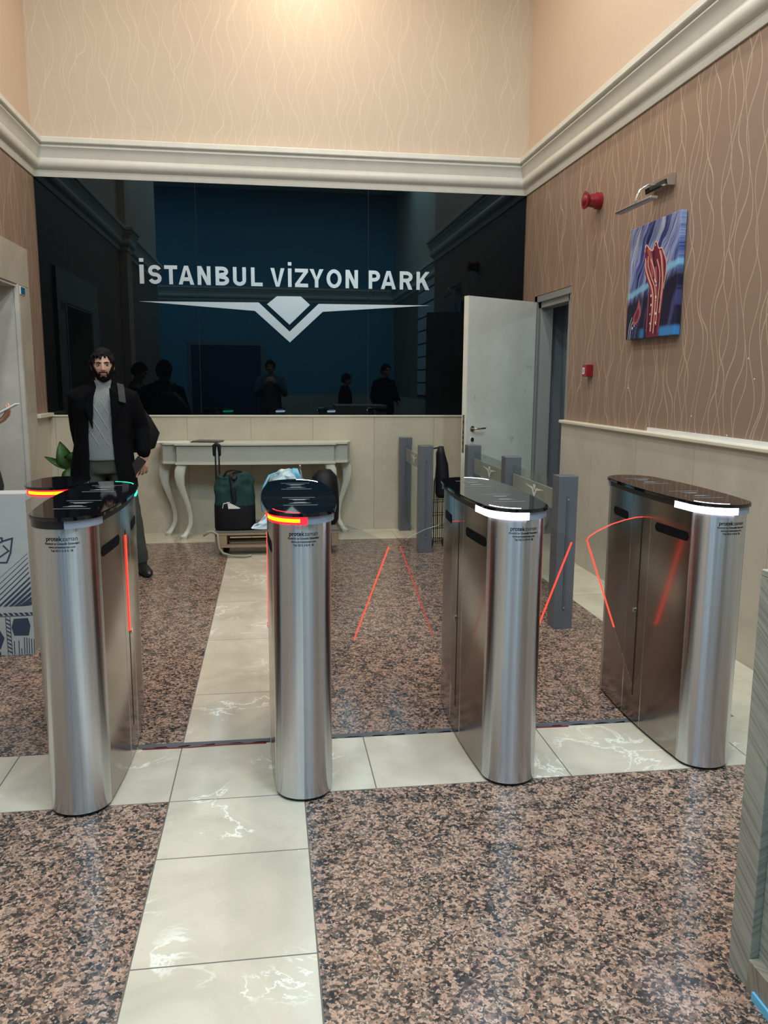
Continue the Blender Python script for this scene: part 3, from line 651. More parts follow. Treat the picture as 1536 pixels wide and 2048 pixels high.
    bmesh.ops.bevel(bm, geom=E_, offset=.003, segments=2, affect='EDGES'); lid = obj('glass_lid', bm, M['lid'], t)
    for P, m_ in ((band(95, 165), front), (rot180(band(95, 165)), back)):  # glowing line on the lid stands in for the strip seen through the glass
        if m_ is M['led_off']: continue
        bm = bmesh.new(); Q = [(a*.90, b_*.962) for a, b_ in P]; ribbon(bm, Q[::-1], .0035, 1.0562, 1.0568); obj('light_line', bm, m_, lid)
    for yc in (.235, -.20):
        for q in (-.095, .095): mk = obj('reader_line', bx(-.062, .062, yc+q-.0020, yc+q+.0020, 1.0562, 1.0567), M['silver_ink'], lid)
        for sg in (1, -1):
            a = sg*.018; bm = bmesh.new(); prism(bm, [(-.040, yc+a+sg*.036), (.040, yc+a+sg*.036), (.040, yc+a+sg*.031), (.028, yc+a+sg*.026), (.018, yc+a+sg*.006), (-.018, yc+a+sg*.006), (-.028, yc+a+sg*.026), (-.040, yc+a+sg*.031)], 1.0562, 1.0567)
            obj('reader_icon', bm, M['icon_ink'], lid)
    # printed lettering wrapped round the nose
    if logo:
        for body, size, z, off, m_ in (('protek', .021, .977, .00035, M['ink']), ('zaman', .021, .977, 0, M['strap_grey']), ('Kontrol ve Güvenlik Sistemleri', .0098, .9645, .0002, M['ink']), ('www.protekzaman.com', .0098, .953, .0002, M['ink']), ('Tel: 0212 210 41 38', .0095, .941, .0002, M['ink'])):
            me = text_mesh(body, size, off); dx = {'protek': -.0235, 'zaman': .034}.get(body, .004)
            for v in me.vertices:
                s_ = (v.co.x+dx)*.88; a = PI/2-s_/.0985
                w_, l_ = wn+.0006, BY2-BY1+.0006
                v.co = Vector((w_*math.cos(a), -BY1-l_*math.sin(a), z+v.co.y))
            me.materials.append(m_); o = bpy.data.objects.new('printed_text', me); link(o, t)
    # glass flaps
    for s, out in ((1, flap_r), (-1, flap_l)):
        if out is None: continue
        if out:
            top = [(.105, .932), (.15, .930), (.20, .920), (.26, .902), (.32, .874), (.355, .852), (.364, .842), (.366, .830)]; bot = [(.105, .12)]
        else:
            top = [(.118, .905), (.1205, .903), (.1232, .895)]; bot = [(.1232, .50), (.118, .50)]
        P = [(s*a, z) for a, z in top+bot]
        bm = bmesh.new(); prism(bm, P, -.005, .005, axis='y'); fl_ = obj('glass_flap', bm, M['flap'], t)
        bm = bmesh.new()
        if out:
            c0, c1 = Vector((.3675, .832)), Vector((.105+.261*.46+.0015, .12+.71*.46)); prism(bm, [(s*c0.x, c0.y), (s*c1.x, c1.y), (s*(c1.x-.0035), c1.y), (s*(c0.x-.0035), c0.y)], -.0052, .0052, axis='y')
            if s == -1:
                b2 = bmesh.new(); n_ = 7 if out == 'bright' else 1
                for a, b_ in zip(top[:n_], top[1:n_+1]): prism(b2, [(s*a[0], a[1]+.0012), (s*b_[0], b_[1]+.0012), (s*b_[0], b_[1]-.0003), (s*a[0], a[1]-.0003)], -.0045, .0045, axis='y')
                obj('top_edge', b2, M['edge_red'] if out == 'bright' else M['edge_dim'], fl_)
        else: box(bm, min(s*.121, s*.1256), max(s*.121, s*.1256), -.0045, .0045, .52, .905)
        obj('glowing_edge', bm, M['edge_dim'] if out is True and s == -1 else M['edge_red'], fl_)
    return t
pedestal(-.685, 3.155, 'turnstile pedestal with unlit front strip and green light at rear, below the bearded man', M['led_off'], M['led_green'], flap_r=False, flap_l=False)
pedestal(.103, 3.160, 'turnstile pedestal with red light strip, second from left in the front row', M['led_red'], M['led_white'], flap_r=True, flap_l=False)
pedestal(.885, 3.172, 'turnstile pedestal with white light strip and glass flaps on both sides', M['led_white'], M['led_white'], flap_r=True, flap_l=True)
pedestal(1.695, 3.195, 'rightmost turnstile pedestal, white light strip, beside the marble wall', M['led_white'], M['led_off'], flap_l='bright')
def short_pedestal(x, y, label):
    SB, SL = .104, .124
    t = thing('turnstile_end_post', label, 'turnstile', (x, y, 0), 0)
    y1, y2 = .085, .185; wn = half(y1, SB, .01, y1, y2)
    bm = bmesh.new(); prism(bm, [(a*.96, b_*.97) for a, b_ in outline(SB-.003, .01, y1, y2-.003)], 0, .018); obj('base_plinth', bm, M['core'], t)
    bm = bmesh.new(); prism(bm, outline(SB-.006, .01, y1, y2-.006), .018, 1.02); obj('inner_core', bm, M['core'], t)
    nf = side_pts(.02, -y1, SB, .01, y1, y2, 3)[:-1]+nose_pts(wn, y1, y2, 36)+[(-p[0], p[1]) for p in side_pts(.02, -y1, SB, .01, y1, y2, 3)[:-1]][::-1]
    bk = [(a, -b_) for a, b_ in nose_pts(wn, y1, y2, 36)]; bk = [(wn+.001, .026)]+bk+[(-wn-.001, .026)]
    bm = bmesh.new(); ribbon(bm, nf[::-1], .005, .012, 1.02); obj('nose_shell', bm, M['nose'], t, smooth=True, angle=.7)
    bm = bmesh.new(); ribbon(bm, bk, .005, .012, 1.02); obj('rear_shell', bm, M['side'], t, smooth=True, angle=.7)
    bm = bmesh.new(); prism(bm, outline(SL-.012, .01, y1, y2), 1.02, 1.045); obj('lid_rim', bm, M['core'], t)
    P = nose_pts(SL-.016, y1, y2+.008, 24); bm = bmesh.new(); ribbon(bm, P[::-1], .016, 1.017, 1.043); ls = obj('light_strip', bm, M['led_red'], t, smooth=True, angle=.7)
    bm = bmesh.new(); ribbon(bm, [(a*1.012, b_*1.008) for a, b_ in P[6:-5]][::-1], .012, 1.0245, 1.0365); obj('light_core', bm, M['led_core'], ls)
    bm = bmesh.new(); prism(bm, outline(SL, .01, y1, y2+.02, 32), 1.044, 1.056); obj('glass_lid', bm, M['lid'], t)
short_pedestal(-.918, 3.64, 'short round-topped turnstile end post with red light ring, behind the leftmost front pedestal')

for P, lb in (([(-.54, 3.19), (-.35, 3.186), (-.2, 3.192), (-.04, 3.188)], 'thin red cable on the floor between the two left turnstiles'), ([(1.02, 3.186), (1.15, 3.190), (1.28, 3.186)], 'thin red cable on the floor beside the rightmost turnstile')):
    bm = bmesh.new(); tube(bm, [(x, y, .003, .0025) for x, y in P], 6); tag(obj('red_cable', bm, M['red_plastic'], smooth=True), lb, 'cable')
bm = bmesh.new()
for k in range(22):
    x = -.5+k*.1; prism(bm, [(x+.01*math.sin(k*3), 3.199), (x+.06+.02*math.sin(k*5), 3.199), (x+.05, 3.207+.004*math.sin(k*7)), (x+.015, 3.206)], .0, .0012)
o = struct(obj('trim_10', bm, M['ink']))

# ------------------------------------------------------------------ glass gates with grey posts
def post(x0, x1, y0, y1, h, label, slot=True):
    t = thing('gate_post', label, 'post', ((x0+x1)/2, (y0+y1)/2, 0), 0, 'grey steel gate posts')
    hx, hy = (x1-x0)/2, (y1-y0)/2
    obj('column', bx(-hx, hx, -hy, hy, 0, h, bev=.003), M['post'], t)
    bm = bmesh.new(); box(bm, -.007, .007, -hy-.006, -hy+.001, .12, h-.12, bev=.002); box(bm, -.007, .007, hy-.001, hy+.006, .12, h-.12, bev=.002); obj('glass_channel', bm, M['channel'], t)
    bm = bmesh.new(); cyl(bm, (0, -hy-.009, h-.14), (0, -hy, h-.14), .006, 10); cyl(bm, (0, -hy-.009, .135), (0, -hy, .135), .006, 10); obj('screw', bm, M['chrome'], t)
post(1.70, 1.82, 4.55, 4.66, .945, 'nearest grey gate post, slotted front, beside the rightmost turnstile')
post(1.70, 1.82, 5.66, 5.77, .955, 'middle grey gate post between the two glass panels by the door')
post(1.70, 1.82, 6.80, 6.91, .950, 'farthest grey gate post in the row in front of the white door')
post(1.28, 1.40, 6.83, 6.94, .945, 'near grey gate post with a dark coat hanging beside it')
post(1.28, 1.40, 7.88, 7.98, .945, 'grey gate post standing against the back wainscot')
def gate_panel(x, y0, y1, label):
    t = thing('glass_gate', label, 'glass panel', (x, (y0+y1)/2, 0), 0, 'glass panels between the gate posts')
    h = (y1-y0)/2
    obj('pane', bx(-.004, .004, -h, h, .12, .897), M['gate_glass'], t)
    f = obj('frosted_band', bx(-.0055, .0055, -h+.01, h-.01, .71, .835), M['frost'], t)
    k = .32*min(1, (h*2)/1.0); zc = .803
    bm = bmesh.new()
    W_ = [(-.62, .00), (-.11, -.010), (0, -.075), (.11, -.010), (.62, .0), (.15, -.036), (0, -.125), (-.15, -.036)]
    for e in (-.0062, .0062):
        prism(bm, [(a*k, zc+b_*.62*(k/.32)) for a, b_ in W_], e-.0004, e+.0004, axis='x')
        prism(bm, [(a*k, zc+.004+b_*.62*(k/.32)) for a, b_ in [(-.05, .02), (-.08, 0), (0, -.05), (.08, 0), (.05, .02)]], e-.0004, e+.0004, axis='x')
    obj('emblem_print', bm, M['frost_logo'], f)
gate_panel(1.76, 4.665, 5.655, 'glass gate panel with frosted emblem band, nearer of the two by the door')
gate_panel(1.76, 5.775, 6.795, 'glass gate panel with frosted emblem band, in front of the door edge')
gate_panel(1.34, 6.945, 7.875, 'glass gate panel with frosted emblem band near the back wall')

# dark coat bag on a wire cart behind the post
t = thing('shopping_cart', 'thin black wire cart behind the left gate posts', 'cart', (1.50, 7.05, 0))
bm = bmesh.new(); rnd = random.Random(3)
for k in range(7):
    x_ = -.05+.018*k; tube(bm, [(x_, -.04, .04, .003), (x_+.01*rnd.uniform(-1, 1), -.04, .28, .003), (x_, -.03, .62, .003)], 6); tube(bm, [(x_, .12, .04, .003), (x_, .12, .62, .003)], 6)
for z in (.06, .18, .30, .42): tube(bm, [(-.06, -.045, z, .003), (.07, -.045, z+.01, .003), (.07, .13, z, .003), (-.06, .13, z, .003), (-.06, -.045, z, .003)], 6)
obj('wire_basket', bm, M['ink'], t, smooth=True)
bm = bmesh.new(); tube(bm, [(-.05, .10, .05, .007), (-.05, .10, .80, .007), (-.05, .04, .90, .007), (.03, .04, .91, .008)], 8); obj('handle', bm, M['ink'], t, smooth=True)
for x_ in (-.05, .06):
    bm = bmesh.new(); cyl(bm, (x_-.008, .04, .035), (x_+.008, .04, .035), .035, 16); obj('wheel', bm, M['ink'], t)
bm = bmesh.new(); rings(bm, [(.0, 0, .44, .035, .03), (.0, 0, .48, .052, .05), (.005, 0, .62, .062, .06), (.0, 0, .74, .055, .055), (-.01, 0, .84, .042, .05), (-.015, 0, .90, .022, .03)], 20)
for v in bm.verts: v.co += Vector((noise.noise(v.co*14), noise.noise(v.co*14+Vector((5, 0, 0))), 0))*.012
o = obj('hanging_jacket', bm, M['bag_black'], smooth=True, loc=(1.505, 6.96, .03)); tag(o, 'crumpled dark jacket hung beside the left gate post', 'jacket')

# ------------------------------------------------------------------ open service door leaf
LEN = .90; ang = math.atan2(7.14-7.60, 1.722-2.50); LEN = math.hypot(.46, .778)
t = thing('door_leaf', 'scuffed off-white service door standing open into the hall', 'door', (2.50, 7.60, 0), ang)
obj('leaf', bx(0, LEN, 0.0, .055, .01, 2.245, bev=.002), M['door_scuff'], t)  # local +y faces away or toward the camera after rotation
obj('edge_strip', bx(LEN-.0005, LEN+.004, .003, .052, .012, 2.243), M['door_edge'], t)
bm = bx(LEN+.004, LEN+.0065, .016, .038, .86, 1.20); l_ = obj('lock_plate', bm, M['nickel'], t)
bm = bmesh.new()
for z in (.93, .98, 1.03, 1.12): box(bm, LEN+.006, LEN+.0075, .022, .032, z, z+.03)
obj('keeper_slot', bm, M['core'], l_)
fy = .055
bm = bmesh.new(); cyl(bm, (LEN-.075, fy, 1.075), (LEN-.075, fy+.010, 1.075), .025, 24); rz_ = obj('handle_rosette', bm, M['nickel'], t, smooth=True, angle=.6)
bm = bmesh.new(); tube(bm, [(LEN-.075, fy+.005, 1.075, .009), (LEN-.075, fy+.045, 1.075, .009), (LEN-.09, fy+.052, 1.075, .009), (LEN-.20, fy+.05, 1.078, .008)], 10); obj('lever_handle', bm, M['nickel'], rz_, smooth=True)
bm = bmesh.new(); cyl(bm, (LEN-.08, fy, .975), (LEN-.08, fy+.004, .975), .028, 24); k_ = obj('lock_hole_rim', bm, M['white_plastic'], t)
bm = bmesh.new(); cyl(bm, (LEN-.08, fy+.003, .975), (LEN-.08, fy+.006, .975), .021, 24); obj('lock_hole', bm, M['core'], k_)
for z in (.3, 1.2, 2.0):
    bm = bmesh.new(); cyl(bm, (-.004, .03, z), (-.004, .03, z+.09), .009, 12); obj('hinge', bm, M['nickel'], t)

# ------------------------------------------------------------------ painting, picture light, alarm devices
t = thing('canvas_painting', 'tall canvas of blue swirls with a maroon hand-like flower form', 'painting', (XR, 5.145, 2.17))
t2 = obj('canvas', bx(-.045, -.004, -.345, .345, -.375, .37, bev=.004), M['canvas'], t)
def relief(pts, d, m_, name='painted_form'):
    bm = bmesh.new(); prism(bm, pts, -.0452-d, -.0448, axis='x'); return obj(name, bm, m_, t)
# picture coordinates: u 0..1 left to right in the photo (far to near), v 0..1 upwards
def uv(P): return [(.345-.69*a, -.375+.745*b_) for a, b_ in P]
MAR = pm('maroon paint', (.15, .014, .035), .45); PNK = pm('rose paint', (.36, .085, .095), .45); PCH = pm('peach highlight paint', (.78, .42, .30), .45); DRK = pm('dark plum paint', (.035, .006, .02), .45)
def crm(P, n=5):
    out = []
    for i in range(len(P)-1):
        p0, p1, p2, p3 = [Vector(P[max(0, min(len(P)-1, j))]) for j in (i-1, i, i+1, i+2)]
        for k in range(n):
            u_ = k/n; out.append(tuple(.5*((2*p1)+(p2-p0)*u_+(2*p0-5*p1+4*p2-p3)*u_**2+(3*p1-p0-3*p2+p3)*u_**3)))
    return out+[tuple(P[-1])]
BODY = [(.46, .0), (.44, .15), (.47, .40), (.44, .47), (.37, .56), (.34, .66), (.355, .70), (.325, .75), (.33, .80), (.36, .815), (.39, .795), (.44, .755), (.50, .745), (.52, .79), (.55, .81), (.59, .79), (.62, .74), (.68, .745), (.72, .70), (.78, .62), (.79, .53), (.76, .40), (.73, .2), (.70, .0)]
relief(uv(crm(BODY, 4)), .0004, MAR)
for c_, P, w in ((DRK, [(.52, .74), (.53, .66), (.58, .58)], .03), (DRK, [(.70, .50), (.69, .38), (.655, .2), (.64, .02)], .022), (DRK, [(.50, .36), (.50, .2), (.49, .02)], .022),
             (PNK, [(.40, .78), (.46, .70), (.50, .62), (.52, .52)], .05), (PNK, [(.385, .68), (.40, .58), (.48, .47), (.55, .36), (.56, .2)], .036), (PNK, [(.66, .72), (.70, .62), (.73, .50), (.71, .32)], .040), (PNK, [(.58, .60), (.60, .50), (.62, .36), (.61, .2)], .030),
             (PCH, [(.36, .70), (.365, .62), (.44, .52), (.53, .42), (.56, .3), (.54, .05)], .016), (PCH, [(.41, .71), (.43, .62), (.50, .52), (.59, .41), (.61, .24), (.60, .03)], .012), (PCH, [(.47, .68), (.52, .62), (.565, .55), (.585, .47)], .014), (PCH, [(.60, .66), (.66, .56), (.675, .46), (.66, .3), (.645, .1)], .013),
             (PCH, [(.64, .73), (.685, .66), (.71, .56), (.735, .44), (.70, .2)], .014), (PCH, [(.335, .75), (.345, .80), (.37, .81), (.44, .765), (.50, .75), (.52, .79), (.55, .815), (.58, .80), (.62, .75), (.68, .745), (.72, .70), (.78, .62), (.785, .52), (.755, .40)], .011), (PNK, [(.46, .38), (.465, .22), (.455, .05)], .010), (PNK, [(.755, .45), (.73, .25), (.695, .03)], .010)):
    bm = bmesh.new(); Q = uv(crm(P)); dd = {DRK: 0, PNK: .0003, PCH: .0006}[c_]; stroke(bm, Q, w*.75, -.0458-dd, -.0454-dd)
    for v in bm.verts: v.co = Vector((v.co.y, v.co.x, v.co.z))
    bmesh.ops.recalc_face_normals(bm, faces=bm.faces); obj('painted_line', bm, c_, t)
relief(uv(crm([(.16, .125), (.15, .17), (.17, .22), (.225, .27), (.245, .32), (.265, .365), (.28, .32), (.31, .27), (.315, .21), (.265, .155), (.20, .12), (.16, .125)])[:-1]), .0004, PNK)
relief(uv(crm([(.19, .15), (.185, .19), (.22, .24), (.26, .27), (.28, .22), (.25, .17), (.19, .15)])[:-1]), .0008, MAR)
for P in ([(.06, .0), (.08, .12), (.13, .20)], [(.10, .0), (.11, .10), (.15, .16)]):
    bm = bmesh.new(); stroke(bm, uv(crm(P)), .006, -.0458, -.0454)
    for v in bm.verts: v.co = Vector((v.co.y, v.co.x, v.co.z))
    bmesh.ops.recalc_face_normals(bm, faces=bm.faces); obj('painted_line', bm, M['plate'], t)
bm = bmesh.new(); rnd = random.Random(5)
for a, b_ in ((.60, .47), (.61, .44), (.58, .49), (.52, .36), (.53, .28), (.62, .34), (.63, .31), (.52, .2), (.63, .2), (.64, .12), (.15, .10), (.19, .115), (.35, .80), (.55, .785), (.53, .12)):
    y_, z_ = uv([(a, b_)])[0]; r_ = rnd.uniform(.003, .008); prism(bm, [(y_+r_*math.cos(k*PI/5), z_+r_*1.3*math.sin(k*PI/5)) for k in range(10)], -.0472, -.0466, axis='x')
obj('painted_drops', bm, M['white_plastic'], t)

t = thing('picture_light', 'chrome picture light arching over the blue canvas', 'lamp', (XR, 5.13, 2.76))
bm = bmesh.new(); prism(bm, [(-.002, -.035), (-.055, -.035), (-.062, .0), (-.04, .032), (-.002, .04)], -.15, .15, axis='y'); obj('wall_housing', bm, M['chrome'], t)
obj('housing_opening', bx(-.063, -.045, -.13, .08, -.022, .002), M['core'], t)
for q in (-.008, .008):
    bm = bmesh.new(); tube(bm, [(-.05, q+.02, -.005, .005), (-.10, q+.03, .0, .005), (-.145, q+.04, -.03, .005), (-.165, q+.045, -.075, .005), (-.168, q+.045, -.118, .005)], 8); obj('curved_arm', bm, M['chrome'], t, smooth=True)
bm = bmesh.new(); box(bm, -.195, -.145, -.215, .30, -.136, -.120, bev=.004); sh = obj('lamp_bar', bm, M['chrome'], t)
obj('diffuser', bx(-.188, -.152, -.20, .285, -.1375, -.1355), M['bumper'], sh)

t = thing('alarm_sounder', 'round red fire alarm sounder high on the brown wall', 'alarm', (XR, 6.17, 2.875))
bm = bmesh.new(); cyl(bm, (0, 0, 0), (-.035, 0, 0), .062, 28); obj('base_plate', bm, M['red_plastic'], t, smooth=True, angle=.6)
bm = bmesh.new()
tube(bm, [(-.03, 0, 0, .056), (-.07, 0, 0, .050), (-.10, 0, 0, .044)], 28, caps=False); obj('body', bm, M['red_plastic'], t, smooth=True, angle=.6)
bm = bmesh.new(); tube(bm, [(-.095, 0, 0, .046), (-.115, 0, 0, .062), (-.125, 0, 0, .066)], 28, caps=False); ell(bm, (-.125, 0, 0), (.012, .04, .04)); obj('horn', bm, M['red_plastic'], t, smooth=True, angle=.6)
t = thing('call_point', 'small square red fire call point on the brown wall', 'alarm', (XR, 6.20, 1.59))
obj('housing', bx(-.055, 0, -.048, .048, -.048, .048, bev=.006), M['red_plastic'], t)
obj('press_window', bx(-.058, -.054, -.006, .03, -.026, .024), M['white_plastic'], t)
obj('press_mark', bx(-.0595, -.0575, .006, .014, -.018, .016), M['ink'], t)
bm = bmesh.new(); cyl(bm, (-.03, .0, -.048), (-.03, .0, -.064), .008, 10); obj('test_key', bm, M['white_plastic'], t)
bm = bmesh.new(); rnd = random.Random(11)
for y_, z_ in ((4.05, 1.63), (3.98, 1.52), (4.6, 1.3), (4.72, 1.19), (3.6, 2.0), (5.5, 1.46), (4.2, 1.21)):
    prism(bm, [(y_+.006*math.cos(k)*rnd.uniform(.5, 1), z_+.006*math.sin(k)*rnd.uniform(.5, 1)) for k in range(6)], XR-.002, XR, axis='x')
o = struct(obj('trim_9', bm, M['white_plastic'])); 

# ------------------------------------------------------------------ console table
CX, CW, CYb = -.135, .90, YB-.03     # centre, half width, back
t = thing('console_table', 'cream console table with curved legs against the back wall', 'table', (CX, CYb, 0))
def bow(off, z0, z1, bmx):
    P = []
    hw = .735+off
    P += [(-CW-off*.6, 0), (-CW-off*.6, -.16), (-CW+.03, -.245-off), (-CW+.10, -.265-off), (-hw-.01, -.27-off), (-hw-.01, -.30-off)]
    for k in range(17): a = -hw+2*hw*k/16; P.append((a, -.345-off-.045*(1-(a/hw)**2)))
    P += [(-x, y) for x, y in P[:6][::-1]]
    prism(bmx, P, z0, z1)
bm = bmesh.new(); bow(.018, .895, .912, bm); obj('tabletop', bm, M['console'], t, smooth=True, angle=.5)
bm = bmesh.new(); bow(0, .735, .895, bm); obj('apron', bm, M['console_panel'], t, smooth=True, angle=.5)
bm = bmesh.new(); bow(.012, .715, .737, bm); obj('apron_moulding', bm, M['console'], t, smooth=True, angle=.5)
def cleg(x, y, s):
    bm = bmesh.new(); R = []
    prof = [(.715, 0, .048), (.66, -.018, .050), (.60, -.026, .046), (.52, -.020, .037), (.42, .008, .029), (.32, .040, .024), (.22, .060, .021), (.14, .058, .021), (.08, .035, .023), (.045, .010, .027), (.028, -.006, .034), (.0, -.008, .026)]
    R = []
    for z, o_, r in prof:
        dx, dy = -s*o_*1.0, o_*.5
        R.append([bm.verts.new((x+dx*-1*-1+r*a, y+dy+r*b_, z)) for a, b_ in ((-1, -.7), (-.7, -1), (.7, -1), (1, -.7), (1, .7), (.7, 1), (-.7, 1), (-1, .7))])
    for a, b_ in zip(R, R[1:]):
        for k in range(8): bm.faces.new((a[k], a[(k+1) % 8], b_[(k+1) % 8], b_[k]))
    bm.faces.new(R[0]); bm.faces.new(R[-1][::-1]); bmesh.ops.recalc_face_normals(bm, faces=bm.faces)
    obj('curved_leg', bm, M['console'], t, smooth=True, angle=.9)
for s in (1, -1):
    cleg(s*.69, -.30, s); cleg(s*(CW-.045), -.10, s)
t = tag(obj('paper_sheets', bx(-.16, .16, -.09, .09, 0, .006), M['paper'], loc=(-.93, YB-.20, .912)), 'white papers lying at the left end of the console table', 'papers'); t.rotation_euler[2] = .15
bm = bmesh.new(); box(bm, -.13, .13, -.10, .10, 0, .008, bev=.002); box(bm, -.12, .14, -.09, .11, .008, .014, bev=.002)
t = tag(obj('magazine', bm, M['magazine'], loc=(-.60, YB-.20, .912)), 'dark magazine lying beside the papers on the console table', 'magazine'); t.rotation_euler[2] = -.25

# ------------------------------------------------------------------ pallet with luggage
PX, PY = .045, 7.16
t = thing('wooden_pallet', 'wooden pallet holding bags in front of the console table', 'pallet', (PX, PY, 0))
bw, bd = .53, .30
for k in range(6):
    y0 = -bd+k*(2*bd/6)+.005; obj('deck_board', bx(-bw, bw, y0, y0+2*bd/6-.014, .20, .218, bev=.002), M['wood_dark'], t)
for y0 in (-bd, -.05, bd-.1):
    obj('bottom_board', bx(-bw, bw, y0, y0+.1, .075, .092, bev=.002), M['wood'], t)
    for x0 in (-bw, -.05, bw-.1): obj('block', bx(x0, x0+.10, y0+.004, y0+.096, .092, .182, bev=.003), M['wood'], t)
    obj('stringer', bx(-bw, bw, y0+.002, y0+.098, .182, .20, bev=.002), M['wood'], t)
for x0, y0 in ((-bw+.08, -bd+.08), (bw-.10, -bd+.08), (-bw+.08, bd-.08), (bw-.10, bd-.08)):
    bm = bmesh.new(); cyl(bm, (x0-.014, y0, .034), (x0+.014, y0, .034), .034, 18); w_ = obj('caster_wheel', bm, M['ink'], t, smooth=True, angle=.6)
    obj('caster_fork', bx(x0-.02, x0+.02, y0-.015, y0+.03, .06, .076), M['channel'], w_)
bm = bmesh.new(); tube(bm, [(-.62, -.30, .185, .011), (-.585, -.31, .215, .011), (-.55, -.31, .222, .011), (-.505, -.315, .20, .011), (-.50, -.33, .14, .011), (-.495, -.335, .08, .011), (-.46, -.34, .035, .011), (-.38, -.36, .015, .011), (-.28, -.37, .012, .011), (-.23, -.34, .012, .010)], 8)
for v in bm.verts: v.co += Vector([noise.noise(v.co*60+Vector((k*9, 0, 0))) for k in range(3)])*.006
tag(obj('rope', bm, M['rope'], smooth=True, loc=(PX, PY, 0)), 'frayed rope looped over the left end of the pallet', 'rope')

t = thing('trolley_bag', 'dark green and black trolley bag standing on the pallet', 'bag', (-.315, 6.99, .218))
bm = bmesh.new(); rings(bm, [(0, 0, .0, .165, .10), (0, 0, .02, .175, .115), (0, 0, .22, .175, .115)], 32, 4); 
obj('lower_body', bm, M['bag_black'], t, smooth=True, angle=.8)
bm = bmesh.new(); rings(bm, [(0, 0, .215, .172, .113), (0, 0, .34, .170, .112), (.0, 0, .43, .160, .10), (0, 0, .475, .13, .08), (0, 0, .49, .09, .05)], 32, 3.4)
bmesh.ops.subdivide_edges(bm, edges=bm.edges[:], cuts=3, use_grid_fill=True)
for v in bm.verts:
    v.co += Vector((noise.noise(v.co*9), noise.noise(v.co*9+Vector((3, 0, 0))), noise.noise(v.co*8+Vector((6, 0, 0)))))*.030*min(1, (v.co.z-.2)*5)+Vector((0, noise.noise(v.co*26), 0))*.010
obj('upper_body', bm, M['bag_green'], t, smooth=True, angle=.8)
bm = bmesh.new(); tube(bm, [(-.10, -.06, .44, .010), (-.06, -.07, .51, .009), (0, -.07, .525, .009), (.06, -.07, .51, .009), (.09, -.06, .44, .010)], 8); tube(bm, [(-.02, -.09, .47, .022, .01), (-.01, -.118, .38, .022, .008), (.0, -.122, .26, .02, .006)], 8); tube(bm, [(.02, .05, .49, .02, .01), (.01, -.05, .495, .025, .01), (.0, -.10, .46, .03, .012)], 8)
obj('carry_strap', bm, M['bag_black'], t, smooth=True)
bm = bmesh.new()
for q in (-.155, -.125): tube(bm, [(q, .05, .05, .008), (q-.004, .05, .66, .007)], 8)
tube(bm, [(-.168, .05, .64, .013), (-.166, .05, .72, .018), (-.150, .05, .735, .02), (-.125, .05, .72, .017), (-.122, .05, .64, .012)], 10)
obj('telescopic_handle', bm, M['bag_black'], t, smooth=True)
bm = bmesh.new(); tube(bm, [(-.10, -.118, .20, .004), (-.09, -.128, .24, .004), (-.04, -.13, .25, .004)], 6); prism(bm, [(-.06, .255), (.05, .20), (.04, .195), (-.05, .195)], -.128, -.122, axis='y'); obj('luggage_tag', bm, M['paper'], t)
def crumple(name, rg, m_, label, cat, loc, amp, sc, n=36, e=2.2):
    bm = bmesh.new(); rings(bm, rg, n, e); bmesh.ops.subdivide_edges(bm, edges=bm.edges[:], cuts=1, use_grid_fill=True)
    for v in bm.verts:
        d = Vector([noise.noise(v.co*sc+Vector((k*13.1, k*3, 0)))+.45*abs(noise.noise(v.co*sc*2.7+Vector((k*5, 0, 2)))) for k in range(3)])*amp; v.co += d
        if v.co.z < .001: v.co.z = .001
    return tag(obj(name, bm, m_, loc=loc, smooth=True, angle=.9), label, cat)
o = crumple('plastic_bag', [(0, 0, 0, .17, .10), (0, 0, .05, .20, .13), (0, 0, .22, .19, .12), (0, 0, .36, .16, .09), (.0, 0, .44, .12, .05), (.02, 0, .50, .06, .02)], M['bag_blue'], 'crumpled blue and white plastic bag on the pallet, behind the turnstile', 'bag', (.16, 7.04, .218), .05, 8)
bm = bmesh.new(); rings(bm, [(-.05, 0, .38, .13, .085), (-.05, 0, .46, .11, .06), (-.03, 0, .505, .06, .03), (-.02, 0, .52, .02, .01)], 30)
bmesh.ops.subdivide_edges(bm, edges=bm.edges[:], cuts=1)
for v in bm.verts: v.co += Vector([noise.noise(v.co*14+Vector((k*13.1, k*3, 4))) for k in range(3)])*.035
obj('white_top', bm, M['bag_white'], o)
bm = bmesh.new(); tube(bm, [(-.10, -.05, .49, .015, .008), (-.175, -.10, .47, .016, .008), (-.225, -.14, .38, .016, .008), (-.245, -.15, .26, .016, .008), (-.235, -.14, .17, .018, .009)], 8)
obj('bag_handle', bm, M['bag_blue'], o, smooth=True)
bm = bmesh.new(); prism(bm, [(-.30, .0), (-.10, .01), (-.09, .16), (-.15, .22), (-.19, .12), (-.26, .05)], -.02, .02)
bm2 = bmesh.new()
V = [bm2.verts.new(p) for p in ((-.33, -.16, .012), (-.12, -.15, .008), (-.08, -.10, .16), (-.10, -.09, .27), (-.16, -.11, .24), (-.22, -.13, .11), (-.28, -.15, .05))]
for f in ((0, 1, 2, 5), (5, 2, 3, 4), (0, 5, 6)): bm2.faces.new([V[i] for i in f])
bmesh.ops.subdivide_edges(bm2, edges=bm2.edges[:], cuts=3, use_grid_fill=True)
for v in bm2.verts: v.co.y += noise.noise(v.co*30)*.03; v.co.z = max(.005, v.co.z+noise.noise(v.co*22+Vector((3, 0, 0)))*.02)
bmesh.ops.solidify(bm2, geom=bm2.faces[:], thickness=.002); bm.free()
obj('foil_flap', bm2, M['bag_white'], o)
